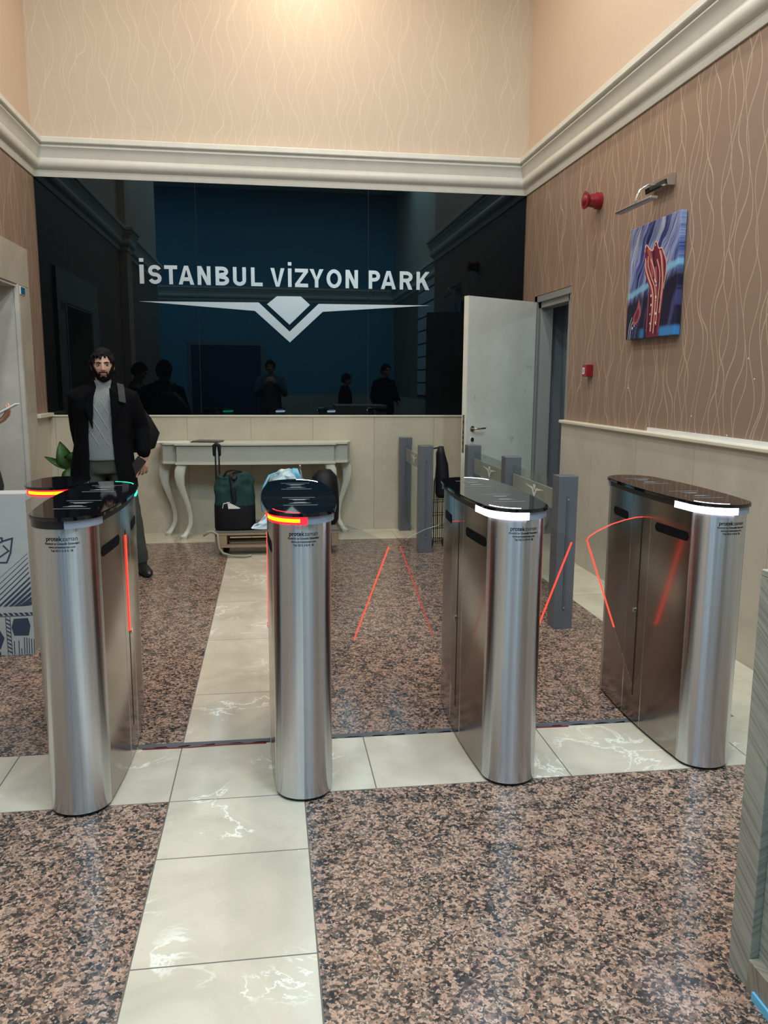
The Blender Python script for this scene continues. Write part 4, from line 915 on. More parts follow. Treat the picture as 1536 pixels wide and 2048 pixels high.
o = crumple('black_holdall', [(0, 0, 0, .11, .13), (0, 0, .04, .13, .15), (0, 0, .30, .13, .15), (0, 0, .43, .11, .12), (0, 0, .485, .06, .07)], M['bag_black'], 'black rounded bag at the right side of the pallet, behind the turnstile', 'bag', (.475, 7.20, .218), .010, 7)
t = thing('walking_pole', 'thin metal rod sticking up between the bags', 'rod', (.27, 6.97, .222))
bm = bmesh.new(); tube(bm, [(.02, -.09, .02, .007), (.0, -.06, .40, .007), (-.02, -.05, .53, .007)], 8); obj('shaft', bm, M['chrome'], t, smooth=True)
bm = bmesh.new(); tube(bm, [(-.018, -.05, .52, .011), (-.022, -.05, .55, .011)], 10); obj('grip', bm, M['nickel'], t, smooth=True)

# ------------------------------------------------------------------ potted plant
t = thing('potted_plant', 'broad-leaved green plant in a pot in the far left corner', 'plant', (-1.74, 7.45, 0))
bm = bmesh.new(); lathe(bm, [(.10, 0), (.115, .02), (.15, .34), (.155, .36), (.145, .36), (.14, .33), (.0, .33)], 24); obj('pot', bm, M['pot'], t, smooth=True, angle=.7)
bm = bmesh.new(); lathe(bm, [(.138, .30), (.138, .335), (.02, .34)], 20); obj('soil', bm, M['soil'], t)
def leaf(base, tip, w, m_, curl=.06, up=(0, -1, .3)):
    base = Vector(base); tip = Vector(tip); d = tip-base; side = d.cross(Vector(up)).normalized(); nrm = side.cross(d).normalized(); bm = bmesh.new(); R = []
    n = 9
    for k in range(n+1):
        s = k/n; c = base+d*s+nrm*math.sin(s*PI)*curl; ww = w*(math.sin(min(1, s*1.9)*PI/2)*(1-s**2.6))+.002
        R.append([bm.verts.new(c-side*ww+nrm*.3*ww), bm.verts.new(c-side*ww*.5+nrm*.12*ww), bm.verts.new(c), bm.verts.new(c+side*ww*.5+nrm*.12*ww), bm.verts.new(c+side*ww+nrm*.3*ww)])
    for a, b_ in zip(R, R[1:]):
        for k in range(4): bm.faces.new((a[k], a[k+1], b_[k+1], b_[k]))
    bmesh.ops.solidify(bm, geom=bm.faces[:], thickness=.0015); obj('leaf', bm, m_, t, smooth=True)
bm = bmesh.new()
for P in ([(0, 0, .33), (-.02, 0, .55), (-.03, -.02, .72)], [(.02, 0, .33), (.05, 0, .52), (.06, -.03, .66)], [(-.02, 0, .33), (-.05, 0, .5), (-.08, -.03, .60)], [(0, 0, .33), (.02, -.03, .48), (.02, -.06, .60)]): tube(bm, [(*p, .006) for p in P], 7)
obj('stem', bm, M['stem'], t, smooth=True)
LV = [((-.02, -.03, .68), (-.10, -.05, .955), .085), ((-.03, -.04, .70), (-.235, -.06, .82), .035), ((.02, -.05, .74), (.0, -.16, .50), .095), ((.02, -.03, .68), (.09, -.02, .90), .075), ((-.05, -.05, .62), (-.22, -.12, .50), .075), ((-.03, -.06, .58), (-.12, -.16, .40), .07),
      ((.05, -.04, .64), (.16, -.10, .52), .07), ((.04, 0, .66), (.16, .04, .86), .06), ((0, .03, .6), (-.06, .14, .76), .06), ((.0, -.06, .78), (.05, -.13, .88), .06), ((.02, .02, .55), (.13, .12, .48), .06)]
for k, (a, b_, w) in enumerate(LV): leaf(a, b_, w, M['leaf'] if k % 2 == 0 or k == 1 else M['leaf_dark'])

# ------------------------------------------------------------------ carton at left
t = thing('cardboard_box', 'tall pale cardboard carton with navy print at the left edge', 'box', (-1.66, 4.52, 0))
obj('carton', bx(-.36, .36, -.07, .07, 0, .895, bev=.003), M['card'], t)
obj('side_flap', bx(.3605, .3625, -.068, .068, .02, .86), M['card_side'], t)
def ink(P, name='carton_print'):
    bm = bmesh.new()
    for p in P: prism(bm, p, -.0712, -.0703, axis='y')
    return obj(name, bm, M['card_ink'], t)
ink([[(0.1702, 0.4094), (0.17, 0.4071), (0.3539, 0.569), (0.354, 0.5713)], [(0.1683, 0.3766), (0.168, 0.3724), (0.3524, 0.5436), (0.3527, 0.5479)], [(0.1665, 0.3461), (0.1662, 0.3404), (0.3546, 0.5164), (0.355, 0.522)], [(0.1648, 0.3156), (0.1644, 0.309), (0.3541, 0.4897), (0.3544, 0.4962)], [(0.1632, 0.2874), (0.1627, 0.279), (0.3548, 0.462), (0.3553, 0.4704)], [(0.1815, 0.278), (0.1962, 0.278), (0.3578, 0.431), (0.3584, 0.4423)], [(0.2098, 0.278), (0.2282, 0.278), (0.3585, 0.4024), (0.359, 0.4165)], [(0.2382, 0.278), (0.259, 0.278), (0.359, 0.37), (0.359, 0.386)], [(0.2641, 0.278), (0.2886, 0.278), (0.359, 0.339), (0.359, 0.3578)], [(0.2901, 0.278), (0.3171, 0.278), (0.359, 0.309), (0.359, 0.3297)], [(0.3137, 0.279), (0.3432, 0.279), (0.359, 0.2837), (0.359, 0.3062)]])
ink([[(0.1511, 0.2414), (0.1672, 0.2414), (0.1795, 0.2264), (0.1635, 0.2264)], [(0.1785, 0.2414), (0.1945, 0.2414), (0.2069, 0.2264), (0.1908, 0.2264)], [(0.2059, 0.2414), (0.2219, 0.2414), (0.2343, 0.2264), (0.2182, 0.2264)], [(0.2332, 0.2414), (0.2493, 0.2414), (0.2616, 0.2264), (0.2456, 0.2264)], [(0.2606, 0.2414), (0.2766, 0.2414), (0.289, 0.2264), (0.273, 0.2264)], [(0.288, 0.2414), (0.304, 0.2414), (0.3164, 0.2264), (0.3003, 0.2264)], [(0.3153, 0.2414), (0.3314, 0.2414), (0.3437, 0.2264), (0.3277, 0.2264)], [(0.3427, 0.2414), (0.3588, 0.2414), (0.359, 0.2264), (0.3551, 0.2264)], [(0.1453, 0.2227), (0.3578, 0.2255), (0.3577, 0.2227), (0.1452, 0.2199)], [(0.2159, 0.2194), (0.2188, 0.2194), (0.2207, 0.0059), (0.2179, 0.0059)], [(0.2395, 0.2194), (0.2424, 0.2194), (0.2424, 0.0059), (0.2396, 0.0059)]])
ink([[(0.2202, 0.2123), (0.2393, 0.1992), (0.2389, 0.1917), (0.2198, 0.2048)], [(0.2204, 0.1898), (0.2394, 0.1767), (0.239, 0.1692), (0.2199, 0.1823)], [(0.2205, 0.1673), (0.2396, 0.1542), (0.2391, 0.1466), (0.2201, 0.1598)], [(0.2206, 0.1448), (0.2397, 0.1316), (0.2393, 0.1241), (0.2202, 0.1373)], [(0.2208, 0.1222), (0.2398, 0.1091), (0.2394, 0.1016), (0.2203, 0.1147)], [(0.2209, 0.0997), (0.24, 0.0866), (0.2395, 0.0791), (0.2205, 0.0922)], [(0.221, 0.0772), (0.2401, 0.0641), (0.2397, 0.0566), (0.2206, 0.0697)], [(0.2212, 0.0547), (0.2402, 0.0415), (0.2398, 0.034), (0.2207, 0.0472)], [(0.2213, 0.0322), (0.2404, 0.019), (0.2399, 0.0115), (0.2209, 0.0246)]])
ink([[(0.2529, 0.081), (0.2571, 0.081), (0.2552, 0.0059), (0.2509, 0.0059)], [(0.2766, 0.0833), (0.2808, 0.0833), (0.2788, 0.0059), (0.2745, 0.0059)], [(0.2882, 0.0387), (0.2924, 0.0387), (0.2929, 0.0059), (0.2887, 0.0059)], [(0.3058, 0.0997), (0.3101, 0.0997), (0.3071, 0.0059), (0.3028, 0.0059)], [(0.3186, 0.0997), (0.3228, 0.0997), (0.3198, 0.0059), (0.3156, 0.0059)], [(0.3306, 0.095), (0.3348, 0.095), (0.3321, 0.0059), (0.3278, 0.0059)], [(0.3432, 0.0927), (0.3474, 0.0927), (0.3448, 0.0059), (0.3406, 0.0059)], [(0.3558, 0.0903), (0.359, 0.0903), (0.3576, 0.0059), (0.3533, 0.0059)], [(0.1621, 0.0209), (0.182, 0.0228), (0.1819, 0.0035), (0.163, 0.0026)]])
ink([[(0.1276, 0.1607), (0.1772, 0.1607), (0.2053, 0.0997), (0.182, 0.0387), (0.1207, 0.0387)], [(0.2601, 0.2077), (0.3334, 0.21), (0.344, 0.1654), (0.3325, 0.1115), (0.257, 0.1129), (0.2455, 0.1584)]])
bm = bmesh.new()
stroke(bm, [(0.1563, 0.6628), (0.2291, 0.6558), (0.228, 0.637), (0.1964, 0.6206), (0.2009, 0.576), (0.1813, 0.522), (0.245, 0.522), (0.2668, 0.5737), (0.2808, 0.6534), (0.2305, 0.6394)], .009, -.0712, -.0703); stroke(bm, [(0.2015, 0.5455), (0.2581, 0.5854), (0.2315, 0.6159)], .008, -.0712, -.0703); stroke(bm, [(.12, .70), (.155, .66), (.16, .60), (.15, .54)], .008, -.0712, -.0703)
obj('shield_print', bm, M['card_ink'], t)

# ------------------------------------------------------------------ reception counter at right
t = thing('reception_counter', 'grey oak laminate reception counter at the right edge', 'counter', (1.162, 1.73, 0))
obj('end_panel', bx(0, .90, -.085, 0, .0, 1.044, bev=.0015), M['counter'], t)
obj('body', bx(.022, .90, -1.0, -.087, .08, 1.040, bev=.0015), M['counter2'], t)
obj('plinth', bx(-.005, .90, -1.0, -.087, .0, .085, bev=.0015), M['plinth'], t)
obj('countertop', bx(-.0, .93, -1.02, .0, 1.0445, 1.06, bev=.002), M['counter2'], t)
obj('protective_film', bx(-.012, -.0055, -.9, -.12, .0, .022), M['film'], t)

# ------------------------------------------------------------------ rear lobby seen in the black glass
t = thing('directory_board', 'wall directory of pale name plates in the rear lobby, mirrored in the black glass', 'board', (XR2, .70, 1.2))
obj('backing', bx(-.02, 0, -.95, .95, 0, 2.3, bev=.003), M['core'], t)
for r_ in range(9):
    for c_ in range(3): obj('name_plate', bx(-.028, -.02, -.92+.62*c_, -.92+.62*c_+.60, .03+.25*r_, .03+.25*r_+.22, bev=.002), M['plate'], t)
t = thing('rear_door', 'dark double door of the rear lobby, mirrored in the black glass', 'door', (-1.0, YR, 0))
obj('leaf', bx(-.8, .8, 0, .05, 0, 2.3, bev=.003), M['denim'], t); obj('frame', bx(-.88, .88, -.01, .03, 0, 2.38), M['door_frame'], t)

# ------------------------------------------------------------------ people
def head_pt(th, ph):
    """th 0 (crown)..pi (chin side), ph azimuth with -90deg = face"""
    ux, uy, uz = math.sin(th)*math.cos(ph), math.sin(th)*math.sin(ph), math.cos(th)
    x, y, z = ux*.0745, uy*.096, uz*.118
    low = max(0, min(1, (-uz-.12)/.88)); fr_ = max(0, -uy)
    x *= 1-.26*low**1.3
    if uy > 0: y *= 1-.42*low
    if uy < 0: y *= .95+.05*low
    z += -.004*low*fr_
    if fr_ > .15:
        k = min(1, (fr_-.15)/.35)
        def G(cx, cz, sx, sz): return math.exp(-((x-cx)/sx)**2-((z-cz)/sz)**2)
        if -.036 < z < .022:
            pr = (.022-z)/.050 if z > -.028 else max(0, (z+.036)/.008)
            y -= .024*max(0, min(1, pr))**.9*math.exp(-(x/.0115)**2)*k
        y -= .007*G(.013, -.027, .007, .007)*k+.007*G(-.013, -.027, .007, .007)*k
        y += .010*(G(.030, .008, .015, .011)+G(-.030, .008, .015, .011))*k
        y -= .005*(G(.030, .029, .022, .007)+G(-.030, .029, .022, .007))*k
        y -= .006*G(0, -.054, .022, .006)*k+.0055*G(0, -.066, .018, .006)*k; y += .004*G(0, -.060, .022, .002)*k
        y -= .007*G(0, -.098, .022, .016)*k; y -= .003*(G(.045, -.02, .018, .022)+G(-.045, -.02, .018, .022))*k
    return Vector((x, y, z))
NT, NP_ = 84, 112
def head_grid(bm, off, mask=None, amp=0, sc=40, M4=Matrix.Identity(4), inner=-.004):
    V = {}
    def pt(i, j):
        th = PI*(i+.5)/NT; ph = 2*PI*j/NP_; p = head_pt(th, ph); return p
    pts = {(i, j): pt(i, j) for i in range(NT) for j in range(NP_)}
    if mask is None:
        for k, p in pts.items(): V[k] = bm.verts.new(M4 @ p)
        for i in range(NT-1):
            for j in range(NP_): bm.faces.new((V[i, j], V[i+1, j], V[i+1, (j+1) % NP_], V[i, (j+1) % NP_]))
        bm.faces.new([V[0, j] for j in range(NP_)]); bm.faces.new([V[NT-1, j] for j in range(NP_)][::-1]); return
    def vtx(k, o_):
        kk = (*k, o_)
        if kk not in V:
            p = pts[k]; n_ = Vector((p.x/.0745**2, p.y/.096**2, p.z/.118**2)).normalized()
            o2 = o_ if o_ < 0 else o_+amp*noise.noise(p*sc)
            V[kk] = bm.verts.new(M4 @ (p+n_*o2))
        return V[kk]
    sel = {(i, j) for i in range(NT-1) for j in range(NP_) if mask((pts[i, j]+pts[i+1, (j+1) % NP_])/2)}
    for i, j in sel:
        q = [(i, j), (i+1, j), (i+1, (j+1) % NP_), (i, (j+1) % NP_)]
        bm.faces.new([vtx(k, off) for k in q]); bm.faces.new([vtx(k, inner) for k in q][::-1])
        for (a, b_), nb in (((0, 1), (i, (j-1) % NP_)), ((1, 2), (i+1, j)), ((2, 3), (i, (j+1) % NP_)), ((3, 0), (i-1, j))):
            if nb not in sel:
                try: bm.faces.new((vtx(q[b_], off), vtx(q[a], off), vtx(q[a], inner), vtx(q[b_], inner)))
                except ValueError: pass
def hair_mask(p, fringe=.062, long=0):
    if p.y < -.035:
        jag = .010*math.sin(p.x*230+.6)+.006*math.sin(p.x*95)
        lim = fringe+jag
        if abs(p.x) > .052: lim = min(lim, .02)
        return p.z > lim
    if p.y < .012: return p.z > (-.004 if abs(p.x) > .03 else .05)
    return p.z > -.055-long
def beard_mask(p):
    if p.y > .012: return False
    ax = abs(p.x)
    if p.y > -.030 and ax > .035: return p.z < .010 and p.z > -.12   # sideburn / jaw edge
    if p.z < -.082: return True
    edge = -.080+.092*max(0, (ax-.020)/.048)**1.15
    if p.z < edge and ax > .016: return True
    if -.047 < p.z < -.040 and ax < .026: return True
    if .021 < ax < .028 and -.070 < p.z < -.042: return True
    if ax < .010 and p.z < -.074: return True
    return False
def hand(bm, wrist, d, side, nrm, s=1.0, curl=.5, spread=.10, idx_straight=False, thumb=None):
    """d: along fingers, side: towards the thumb, nrm: out of the back of the hand"""
    w = Vector(wrist); d = Vector(d).normalized(); side = Vector(side); side = (side-d*side.dot(d)).normalized(); nrm = d.cross(side) if Vector(nrm).dot(d.cross(side)) > 0 else side.cross(d)
    tube(bm, [(*(w-d*.02), .024, .020), (*(w+d*.02), .030, .018)], 12)
    for k in range(4): q = side*(.026-.0175*k); tube(bm, [(*(w+q*.8+d*.01), .012), (*(w+q+d*.085*s), .0115)], 10)
    L = [(.042, .026, .021), (.046, .030, .022), (.043, .028, .021), (.034, .021, .019)]
    for k in range(4):
        c = curl*(.15 if idx_straight and k == 0 else 1); b_ = w+side*(.027-.018*k)+d*.084*s; dd = (d+side*(1.5-k)*spread).normalized(); P = [(*b_, .0098)]; a = 0
        for m_, l_ in enumerate(L[k]):
            a += c*(.75, 1.0, .7)[m_]; v = dd*math.cos(a)-nrm*math.sin(a); b_ = b_+v*l_*s; P.append((*b_, (.0092, .0083, .0074)[m_]))
        tube(bm, P, 10)
    tb = w+side*.024+d*.022; t1 = tb+(side*.7+d*.6-nrm*.35).normalized()*.040; t2_ = t1+(side*.25+d*.9-nrm*.5).normalized()*.032; t3 = t2_+(d*.9-nrm*.55-side*.05).normalized()*.024
    tube(bm, [(*tb, .014), (*t1, .0118), (*t2_, .0105), (*t3, .0085)], 10)
def person(name, label, loc, rz, scale, J_, clothes, vox=.006, face=True, fringe=.062, beard=False, hscale=1.0):
    """J_: joints. clothes: dict of builders"""
    t = thing(name, label, 'person', loc, rz); t.scale = (scale,)*3
    bm = bmesh.new(); HM = Matrix.Translation(J_['head']) @ Matrix.Rotation(J_.get('yaw', 0), 4, 'Z') @ Matrix.Rotation(J_.get('tilt', 0), 4, 'X') @ Matrix.Rotation(J_.get('lean', 0), 4, 'Y')
    head_grid(bm, 0, M4=HM)
    for s in (1, -1):
        vs = ell(bm, (0, 0, 0), (.008, .016, .030), 12, 8); bmesh.ops.transform(bm, verts=vs, matrix=HM @ Matrix.Translation((s*.077, .008, -.006)) @ Matrix.Rotation(s*.25, 4, 'Z'))
    hx, hy, hz = J_['head']
    tube(bm, [(J_['neck'][0], J_['neck'][1], J_['neck'][2]-.06, .062), (*J_['neck'], .056), (hx, hy+.022, hz-.05, .054)], 20)
    px, py, pz = J_['pelvis']; nx, ny, nz = J_['neck']
    def lerp(s): return (px+(nx-px)*s, py+(ny-py)*s)
    rings(bm, [(*lerp(-.05), pz-.06, .12, .09), (*lerp(.05), pz, .160, .105), (*lerp(.3), pz+.14, .140, .095), (*lerp(.55), pz+.28, .158, .105), (*lerp(.8), pz+.41, .172, .108), (*lerp(.9), pz+.475, .15, .085), (*lerp(1), pz+.52, .08, .06)], 32)
    for s, S_ in ((1, 'L'), (-1, 'R')):
        sh, el, wr = J_['sh'+S_], J_['el'+S_], J_['wr'+S_]
        tube(bm, [(*sh, .058), (*(Vector(sh)*.5+Vector(el)*.5), .050), (*el, .042), (*(Vector(el)*.6+Vector(wr)*.4), .041), (*wr, .026)], 16)
        h = J_.get('hand'+S_, dict(d=(0, 0, -1), side=(0, -1, 0), nrm=(s, 0, 0)))
        hand(bm, wr, **h)
        hp, kn, an, toe = J_['hip'+S_], J_['kn'+S_], J_['an'+S_], J_['toe'+S_]
        tube(bm, [(*hp, .088), (*(Vector(hp)*.5+Vector(kn)*.5), .074), (*kn, .056), (*(Vector(kn)*.7+Vector(an)*.3), .056), (*an, .038)], 18)
        tube(bm, [(an[0], an[1]+.03, .045, .035), (an[0], an[1], .05, .04), (toe[0], toe[1], .035, .032)], 12)
    body = obj('body', bm, M['skin'], t); remesh(body, vox)
    if face:
        for s in (1, -1):
            bm = bmesh.new(); ell(bm, (s*.030, -.0755, .007), (.0135, .0085, .0065)); bmesh.ops.transform(bm, verts=bm.verts, matrix=HM); e_ = obj('eye', bm, M['eye_white'], t, smooth=True)
            bm = bmesh.new(); ell(bm, (s*.030+.001, -.0815, .0075), (.0056, .004, .0058)); bmesh.ops.transform(bm, verts=bm.verts, matrix=HM); obj('iris', bm, M['iris'], e_, smooth=True)
            for zz, rr, m_ in ((.0140, .0030, 'lid'), (-.0012, .0018, 'lid')):
                bm = bmesh.new(); tube(bm, [(s*.0165, -.0815, zz-.003, rr*.6), (s*.030, -.0840, zz, rr*.7), (s*.045, -.075, zz-.002, rr*.5)], 8); bmesh.ops.transform(bm, verts=bm.verts, matrix=HM); obj('eyelid', bm, M['lid_skin'], t, smooth=True)
            bm = bmesh.new(); tube(bm, [(s*.011, -.0915, .0225, .0028), (s*.027, -.0905, .0275, .0042), (s*.043, -.079, .0245, .0024)], 8); bmesh.ops.transform(bm, verts=bm.verts, matrix=HM); obj('eyebrow', bm, M['hair'], t, smooth=True)
        bm = bmesh.new(); tube(bm, [(-.024, -.083, -.0575, .002), (-.010, -.0955, -.055, .0036), (0, -.0965, -.0562, .0036), (.010, -.0955, -.055, .0036), (.024, -.083, -.0575, .002)], 8); tube(bm, [(-.020, -.085, -.061, .002), (0, -.0955, -.0645, .0046), (.020, -.085, -.061, .002)], 8)
        bmesh.ops.transform(bm, verts=bm.verts, matrix=HM); obj('lips', bm, M['lips'], t, smooth=True)
    bm = bmesh.new(); head_grid(bm, .017, lambda p: hair_mask(p, fringe), .014, 38, HM); bmesh.ops.recalc_face_normals(bm, faces=bm.faces); obj('hair', bm, M['hair'], t, smooth=True)
    if beard:
        bm = bmesh.new(); head_grid(bm, .0060, beard_mask, .006, 90, HM, inner=-.003); bmesh.ops.recalc_face_normals(bm, faces=bm.faces); obj('beard', bm, M['hair'], t, smooth=True)
    clothes(t, J_)
    return t
def shell(bm, L, th, n=40):
    """open-fronted garment: L of (cx,cy,z,rx,ry,xl,xr) front edges at xl..xr"""
    R = []
    for cx, cy_, z, rx, ry, xl, xr in L:
        ar = -math.acos(max(-1, min(1, (xr-cx)/rx))); al = 2*PI-math.acos(max(-1, min(1, (xl-cx)/rx))); row = []
        for k in range(n+1):
            a = ar+(al-ar)*k/n; f = 1+.02*math.sin(a*5+z*6)*(1 if z < 1.1 else .3); row.append(((cx+rx*f*math.cos(a), cy_+ry*f*math.sin(a), z), (cx+(rx*f-th)*math.cos(a), cy_+(ry*f-th)*math.sin(a), z)))
        R.append(row)
    V = [[(bm.verts.new(o_), bm.verts.new(i_)) for o_, i_ in row] for row in R]
    for a, b_ in zip(V, V[1:]):
        for k in range(n): bm.faces.new((a[k][0], a[k+1][0], b_[k+1][0], b_[k][0])); bm.faces.new((a[k+1][1], a[k][1], b_[k][1], b_[k+1][1]))
        for k in (0, n): bm.faces.new((a[k][0], b_[k][0], b_[k][1], a[k][1]))
    for row in (V[0], V[-1]):
        for k in range(n): bm.faces.new((row[k][0], row[k+1][0], row[k+1][1], row[k][1]))
    bmesh.ops.recalc_face_normals(bm, faces=bm.faces)
def legs_cloth(t, J_, m_, bulge=1.0):
    bm = bmesh.new()
    px, py, pz = J_['pelvis']
    rings(bm, [(px, py, pz-.12, .155, .12), (px, py, pz-.02, .168, .118), (px, py, pz+.10, .155, .108)], 28)
    for S_ in 'LR':
        hp, kn, an = [Vector(J_[q+S_]) for q in ('hip', 'kn', 'an')]
        tube(bm, [(*hp, .100*bulge), (*(hp*.5+kn*.5), .090*bulge), (*kn, .074*bulge), (*(kn*.5+an*.5), .068*bulge), (*(an+(kn-an)*.02), .060*bulge)], 20)
    o = obj('trousers', bm, m_, t); remesh(o, .009)
    for v in o.data.vertices: v.co += v.normal*(.006*noise.noise(v.co*Vector((9, 9, 16))))
def shoes(t, J_, m_):
    for S_ in 'LR':
        an, toe = Vector(J_['an'+S_]), Vector(J_['toe'+S_]); d = Vector((toe.x-an.x, toe.y-an.y, 0)).normalized(); bm = bmesh.new()
        a = Vector((an.x, an.y, 0)); tube(bm, [(*(a-d*.05+Vector((0, 0, .045))), .040, .042), (*(a+d*.0+Vector((0, 0, .055))), .043, .052), (*(a+d*.09+Vector((0, 0, .042))), .046, .040), (*(a+d*.17+Vector((0, 0, .034))), .040, .031), (*(a+d*.20+Vector((0, 0, .03))), .030, .025)], 18)
        for v in bm.verts: v.co.z = max(0.001, v.co.z)
        tube(bm, [(*(a+Vector((0, 0, .05))), .048), (*(a+Vector((0, 0, .12))), .048)], 16, caps=False)
        obj('shoe', bm, m_, t, smooth=True)
def sleeves(bm, J_, r=1.0):
    for S_ in 'LR':
        sh, el, wr = [Vector(J_[q+S_]) for q in ('sh', 'el', 'wr')]; nk = Vector(J_['neck'])
        tube(bm, [(*(nk*.45+sh*.55+Vector((0, 0, -.012))), .066*r), (*(sh+Vector((0, 0, -.01))), .076*r), (*(sh*.5+el*.5), .070*r), (*el, .062*r), (*(el*.5+wr*.5), .056*r), (*(wr+(el-wr)*.10), .048*r)], 18)

# --- bearded man
def man_clothes(t, J_):
    legs_cloth(t, J_, M['trouser'], 1.02); shoes(t, J_, M['shoe'])
    bm = bmesh.new(); c = J_['pelvis'][0]
    rings(bm, [(c, 0, .900, .176, .125), (c, 0, .912, .180, .130), (c, 0, .955, .170, .124), (c-.005, 0, 1.0, .178, .132), (c-.005, 0, 1.12, .165, .122), (c-.005, 0, 1.24, .178, .128), (-.005, 0, 1.34, .182, .120), (0, 0, 1.39, .15, .098), (0, 0, 1.42, .095, .08), (0, .0, 1.435, .069, .067), (0, -.002, 1.46, .064, .063), (0, -.004, 1.488, .063, .064), (0, -.004, 1.49, .055, .055)], 40, 2.1)
    obj('knit_sweater', bm, M['knit'], t, smooth=True)
    bm = bmesh.new()
    shell(bm, [(-.02, .01, .695, .245, .175, -.125, .085), (-.02, .01, .80, .238, .170, -.125, .075), (-.02, .01, .90, .225, .162, -.122, .062), (-.015, .01, 1.05, .205, .152, -.122, .050), (-.01, .01, 1.18, .205, .150, -.118, .050), (-.005, .01, 1.28, .215, .150, -.105, .058), (0, .01, 1.36, .205, .135, -.075, .062), (0, .015, 1.41, .150, .112, -.058, .058), (0, .02, 1.445, .095, .085, -.052, .055), (0, .022, 1.485, .084, .078, -.062, .064)], .016, 56)
    sleeves(bm, J_, 1.06)
    # lapels
    for s, q in ((1, .055), (-1, -.085)):
        prism(bm, [(q, 1.12), (q+s*.055, 1.30), (q+s*.035, 1.33), (q+s*.045, 1.40), (q*.75, 1.44), (q-s*.012, 1.30)], -.158, -.146, axis='y')
    o = obj('wool_coat', bm, M['coat'], t); remesh(o, .007)
JM = dict(head=(.005, -.035, 1.594), neck=(0, .005, 1.445), pelvis=(-.02, 0, .92), yaw=.0, tilt=.02, lean=-.03,
          shL=(.180, .02, 1.365), elL=(.262, .06, 1.13), wrL=(.272, -.02, .925), handL=dict(d=(-.10, -.15, -1), side=(-1, -.35, -.1), nrm=(.3, -1, 0), curl=.55, idx_straight=True, spread=.16),
          shR=(-.185, .02, 1.375), elR=(-.185, .09, 1.12), wrR=(-.165, .13, .92), handR=dict(d=(.3, .2, -1), side=(.3, -1, 0), nrm=(-1, 0, 0), curl=.5),
          hipL=(.075, 0, .90), knL=(.155, -.03, .50), anL=(.215, .02, .09), toeL=(.255, -.13, .03), hipR=(-.105, 0, .90), knR=(-.12, -.02, .50), anR=(-.13, .03, .09), toeR=(-.16, -.13, .03))
MX, MY, MR = -1.23, 6.28, .19
person('person', 'bearded man in black coat and grey knit sweater holding a black phone', (MX, MY, 0), MR, 1.0, JM, man_clothes, vox=.004, beard=True)
def mw(p): c, s = math.cos(MR), math.sin(MR); return (MX+p[0]*c-p[1]*s, MY+p[0]*s+p[1]*c, p[2])
bm = bmesh.new(); box(bm, -.038, .038, -.005, .005, -.075, .075, bev=.004); o = obj('smartphone', bm, M['phone']); tag(o, 'black phone in the lowered hand of the bearded man', 'phone')
o.location = mw((.210, -.062, .846)); o.rotation_euler = (.15, .65, MR+.15)
obj('camera_bump', bx(-.03, -.008, -.0075, -.005, .045, .07, bev=.001), M['lid'], o)
t = thing('backpack', 'black backpack worn by the bearded man with a grey shoulder strap', 'backpack', (MX, MY, 0), MR)
bm = bmesh.new(); rings(bm, [(.19, .25, .93, .10, .07), (.20, .26, .96, .17, .11), (.20, .26, 1.08, .205, .13), (.18, .25, 1.20, .165, .12), (.15, .24, 1.30, .12, .09), (.13, .23, 1.36, .08, .05)], 32, 3)
for v in bm.verts: v.co += Vector((noise.noise(v.co*12), noise.noise(v.co*12+Vector((4, 0, 0))), 0))*.014
bk = obj('pack_body', bm, M['bag_black'], t, smooth=True)
bm = bmesh.new(); tube(bm, [(.05, .37, 1.0, .10, .03), (.05, .375, 1.12, .11, .035), (.05, .36, 1.2, .10, .02)], 16); obj('front_pocket', bm, M['bag_black'], bk, smooth=True)
bm = bmesh.new()
P_ = [(.115, .17, 1.37), (.118, .10, 1.435), (.122, .02, 1.462), (.125, -.06, 1.428), (.128, -.105, 1.38), (.130, -.128, 1.33)]
rowv = []
for k, p in enumerate(P_):
    a = Vector(P_[max(k-1, 0)]); c = Vector(P_[min(k+1, len(P_)-1)]); d = (c-a).normalized(); n_ = Vector((0, -d.z, d.y)); p = Vector(p); w_ = Vector((.024, 0, -.006))
    rowv.append([bm.verts.new(p-w_-n_*.004), bm.verts.new(p+w_-n_*.004), bm.verts.new(p+w_+n_*.004), bm.verts.new(p-w_+n_*.004)])
for a, b_ in zip(rowv, rowv[1:]):
    for k in range(4): bm.faces.new((a[k], a[(k+1) % 4], b_[(k+1) % 4], b_[k]))
bm.faces.new(rowv[0]); bm.faces.new(rowv[-1][::-1]); bmesh.ops.recalc_face_normals(bm, faces=bm.faces); obj('shoulder_strap', bm, M['strap_grey'], t)

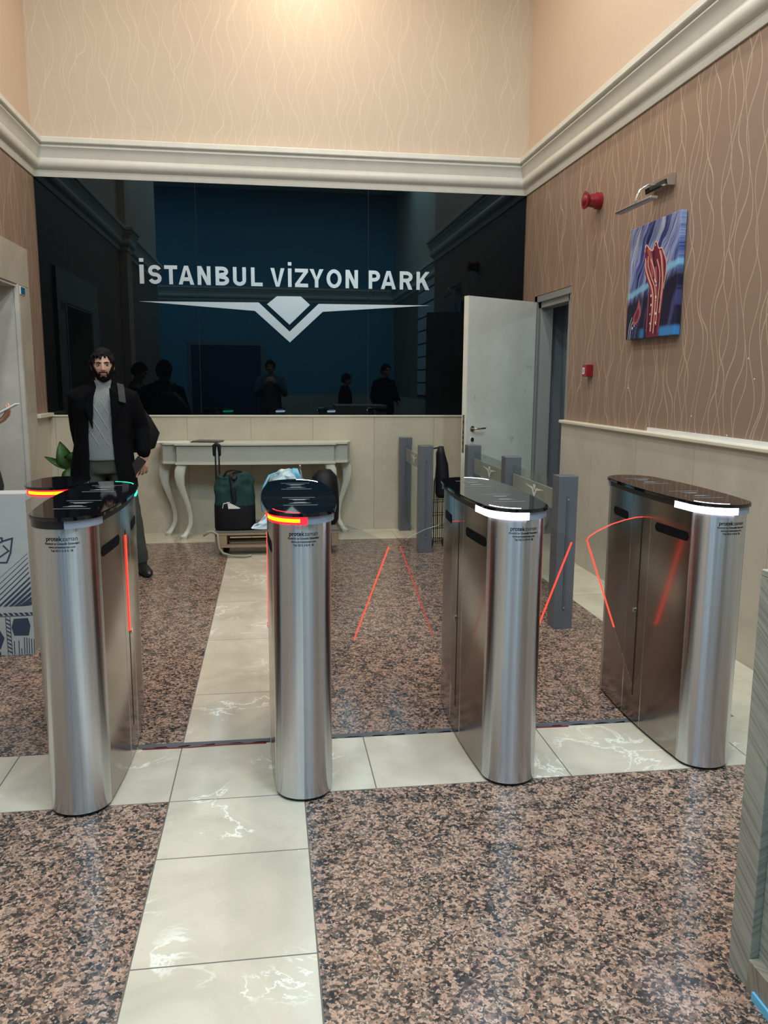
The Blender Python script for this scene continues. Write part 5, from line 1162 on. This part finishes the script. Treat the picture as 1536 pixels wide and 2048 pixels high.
# --- generic jacketed person
def jacket_clothes(jm, tm, puffy=0.0, low=.82):
    def f(t, J_):
        legs_cloth(t, J_, tm, 1.0); shoes(t, J_, M['shoe']); bm = bmesh.new(); nx, ny, nz = J_['neck']
        rings(bm, [(0, 0, low, .19+puffy, .14+puffy), (0, 0, low+.05, .20+puffy, .15+puffy), (0, 0, 1.02, .19+puffy*.6, .14+puffy*.6), (0, 0, 1.2, .20+puffy, .145+puffy), (0, 0, 1.34, .20, .13), (nx, ny, 1.42, .12, .095), (nx, ny, 1.47, .078, .076), (nx, ny, 1.475, .06, .06)], 32)
        sleeves(bm, J_, 1.08+puffy*3); o = obj('jacket', bm, jm, t); remesh(o, .010)
    return f
base = dict(head=(0, -.035, 1.594), neck=(0, .005, 1.445), pelvis=(0, 0, .92), hipL=(.09, 0, .90), knL=(.10, -.02, .50), anL=(.11, .02, .09), toeL=(.13, -.14, .03), hipR=(-.09, 0, .90), knR=(-.10, -.02, .50), anR=(-.11, .03, .09), toeR=(-.13, -.13, .03),
            shL=(.185, .02, 1.375), elL=(.24, .05, 1.10), wrL=(.22, -.06, .88), shR=(-.185, .02, 1.375), elR=(-.24, .05, 1.10), wrR=(-.22, -.06, .88))
JB = dict(base, tilt=.35, elL=(.16, -.04, 1.08), wrL=(.02, -.15, 1.225), handL=dict(d=(0, -.85, .50), side=(-1, -.1, .1), nrm=(0, .5, -.85), curl=.45, spread=.10), elR=(-.22, .06, 1.10), wrR=(-.21, .02, .86))
person('person', 'person in a dark puffer jacket cut off by the left edge, holding up a phone', (-1.745, 4.88, 0), PI/2, 1.0, JB, jacket_clothes(M['puffer'], M['ink'], .04), vox=.005)
bm = bmesh.new(); box(bm, -.037, .037, -.004, .004, -.075, .075, bev=.003); o = obj('smartphone', bm, M['phone_white']); tag(o, 'silver phone held tilted at the left edge of the picture', 'phone')
o.matrix_world = Matrix(((0, -.47, .88, -1.492), (1, 0, 0, 4.86), (0, .88, .47, 1.322), (0, 0, 0, 1)))
JC = dict(base, tilt=.12, elL=(.25, -.12, 1.12), wrL=(.075, -.28, 1.32), handL=dict(d=(-.7, -.5, .55), side=(.3, .2, 1), nrm=(.6, -1, 0), curl=.8), elR=(-.25, -.12, 1.12), wrR=(-.075, -.28, 1.32), handR=dict(d=(.7, -.5, .55), side=(-.3, .2, 1), nrm=(-.6, -1, 0), curl=.8))
person('person', 'photographer in a blue jacket with raised hands, mirrored below the emblem in the black glass', (.02, -.42, 0), PI, 1.10, JC, jacket_clothes(pm('blue grey jacket', (.06, .085, .12), .8), M['denim']), vox=.008)
person('person', 'dark-suited man behind the counter, mirrored at right in the black glass', (2.25, .15, 0), PI*.8, 1.06, dict(base, elR=(-.24, -.05, 1.12), wrR=(-.12, -.24, 1.05)), jacket_clothes(M['coat'], M['ink']), vox=.009)
person('person', 'shorter dark-clothed person at the counter, mirrored left of the suited man', (1.45, .35, 0), PI*.55, .95, base, jacket_clothes(M['coat'], M['ink']), vox=.009)
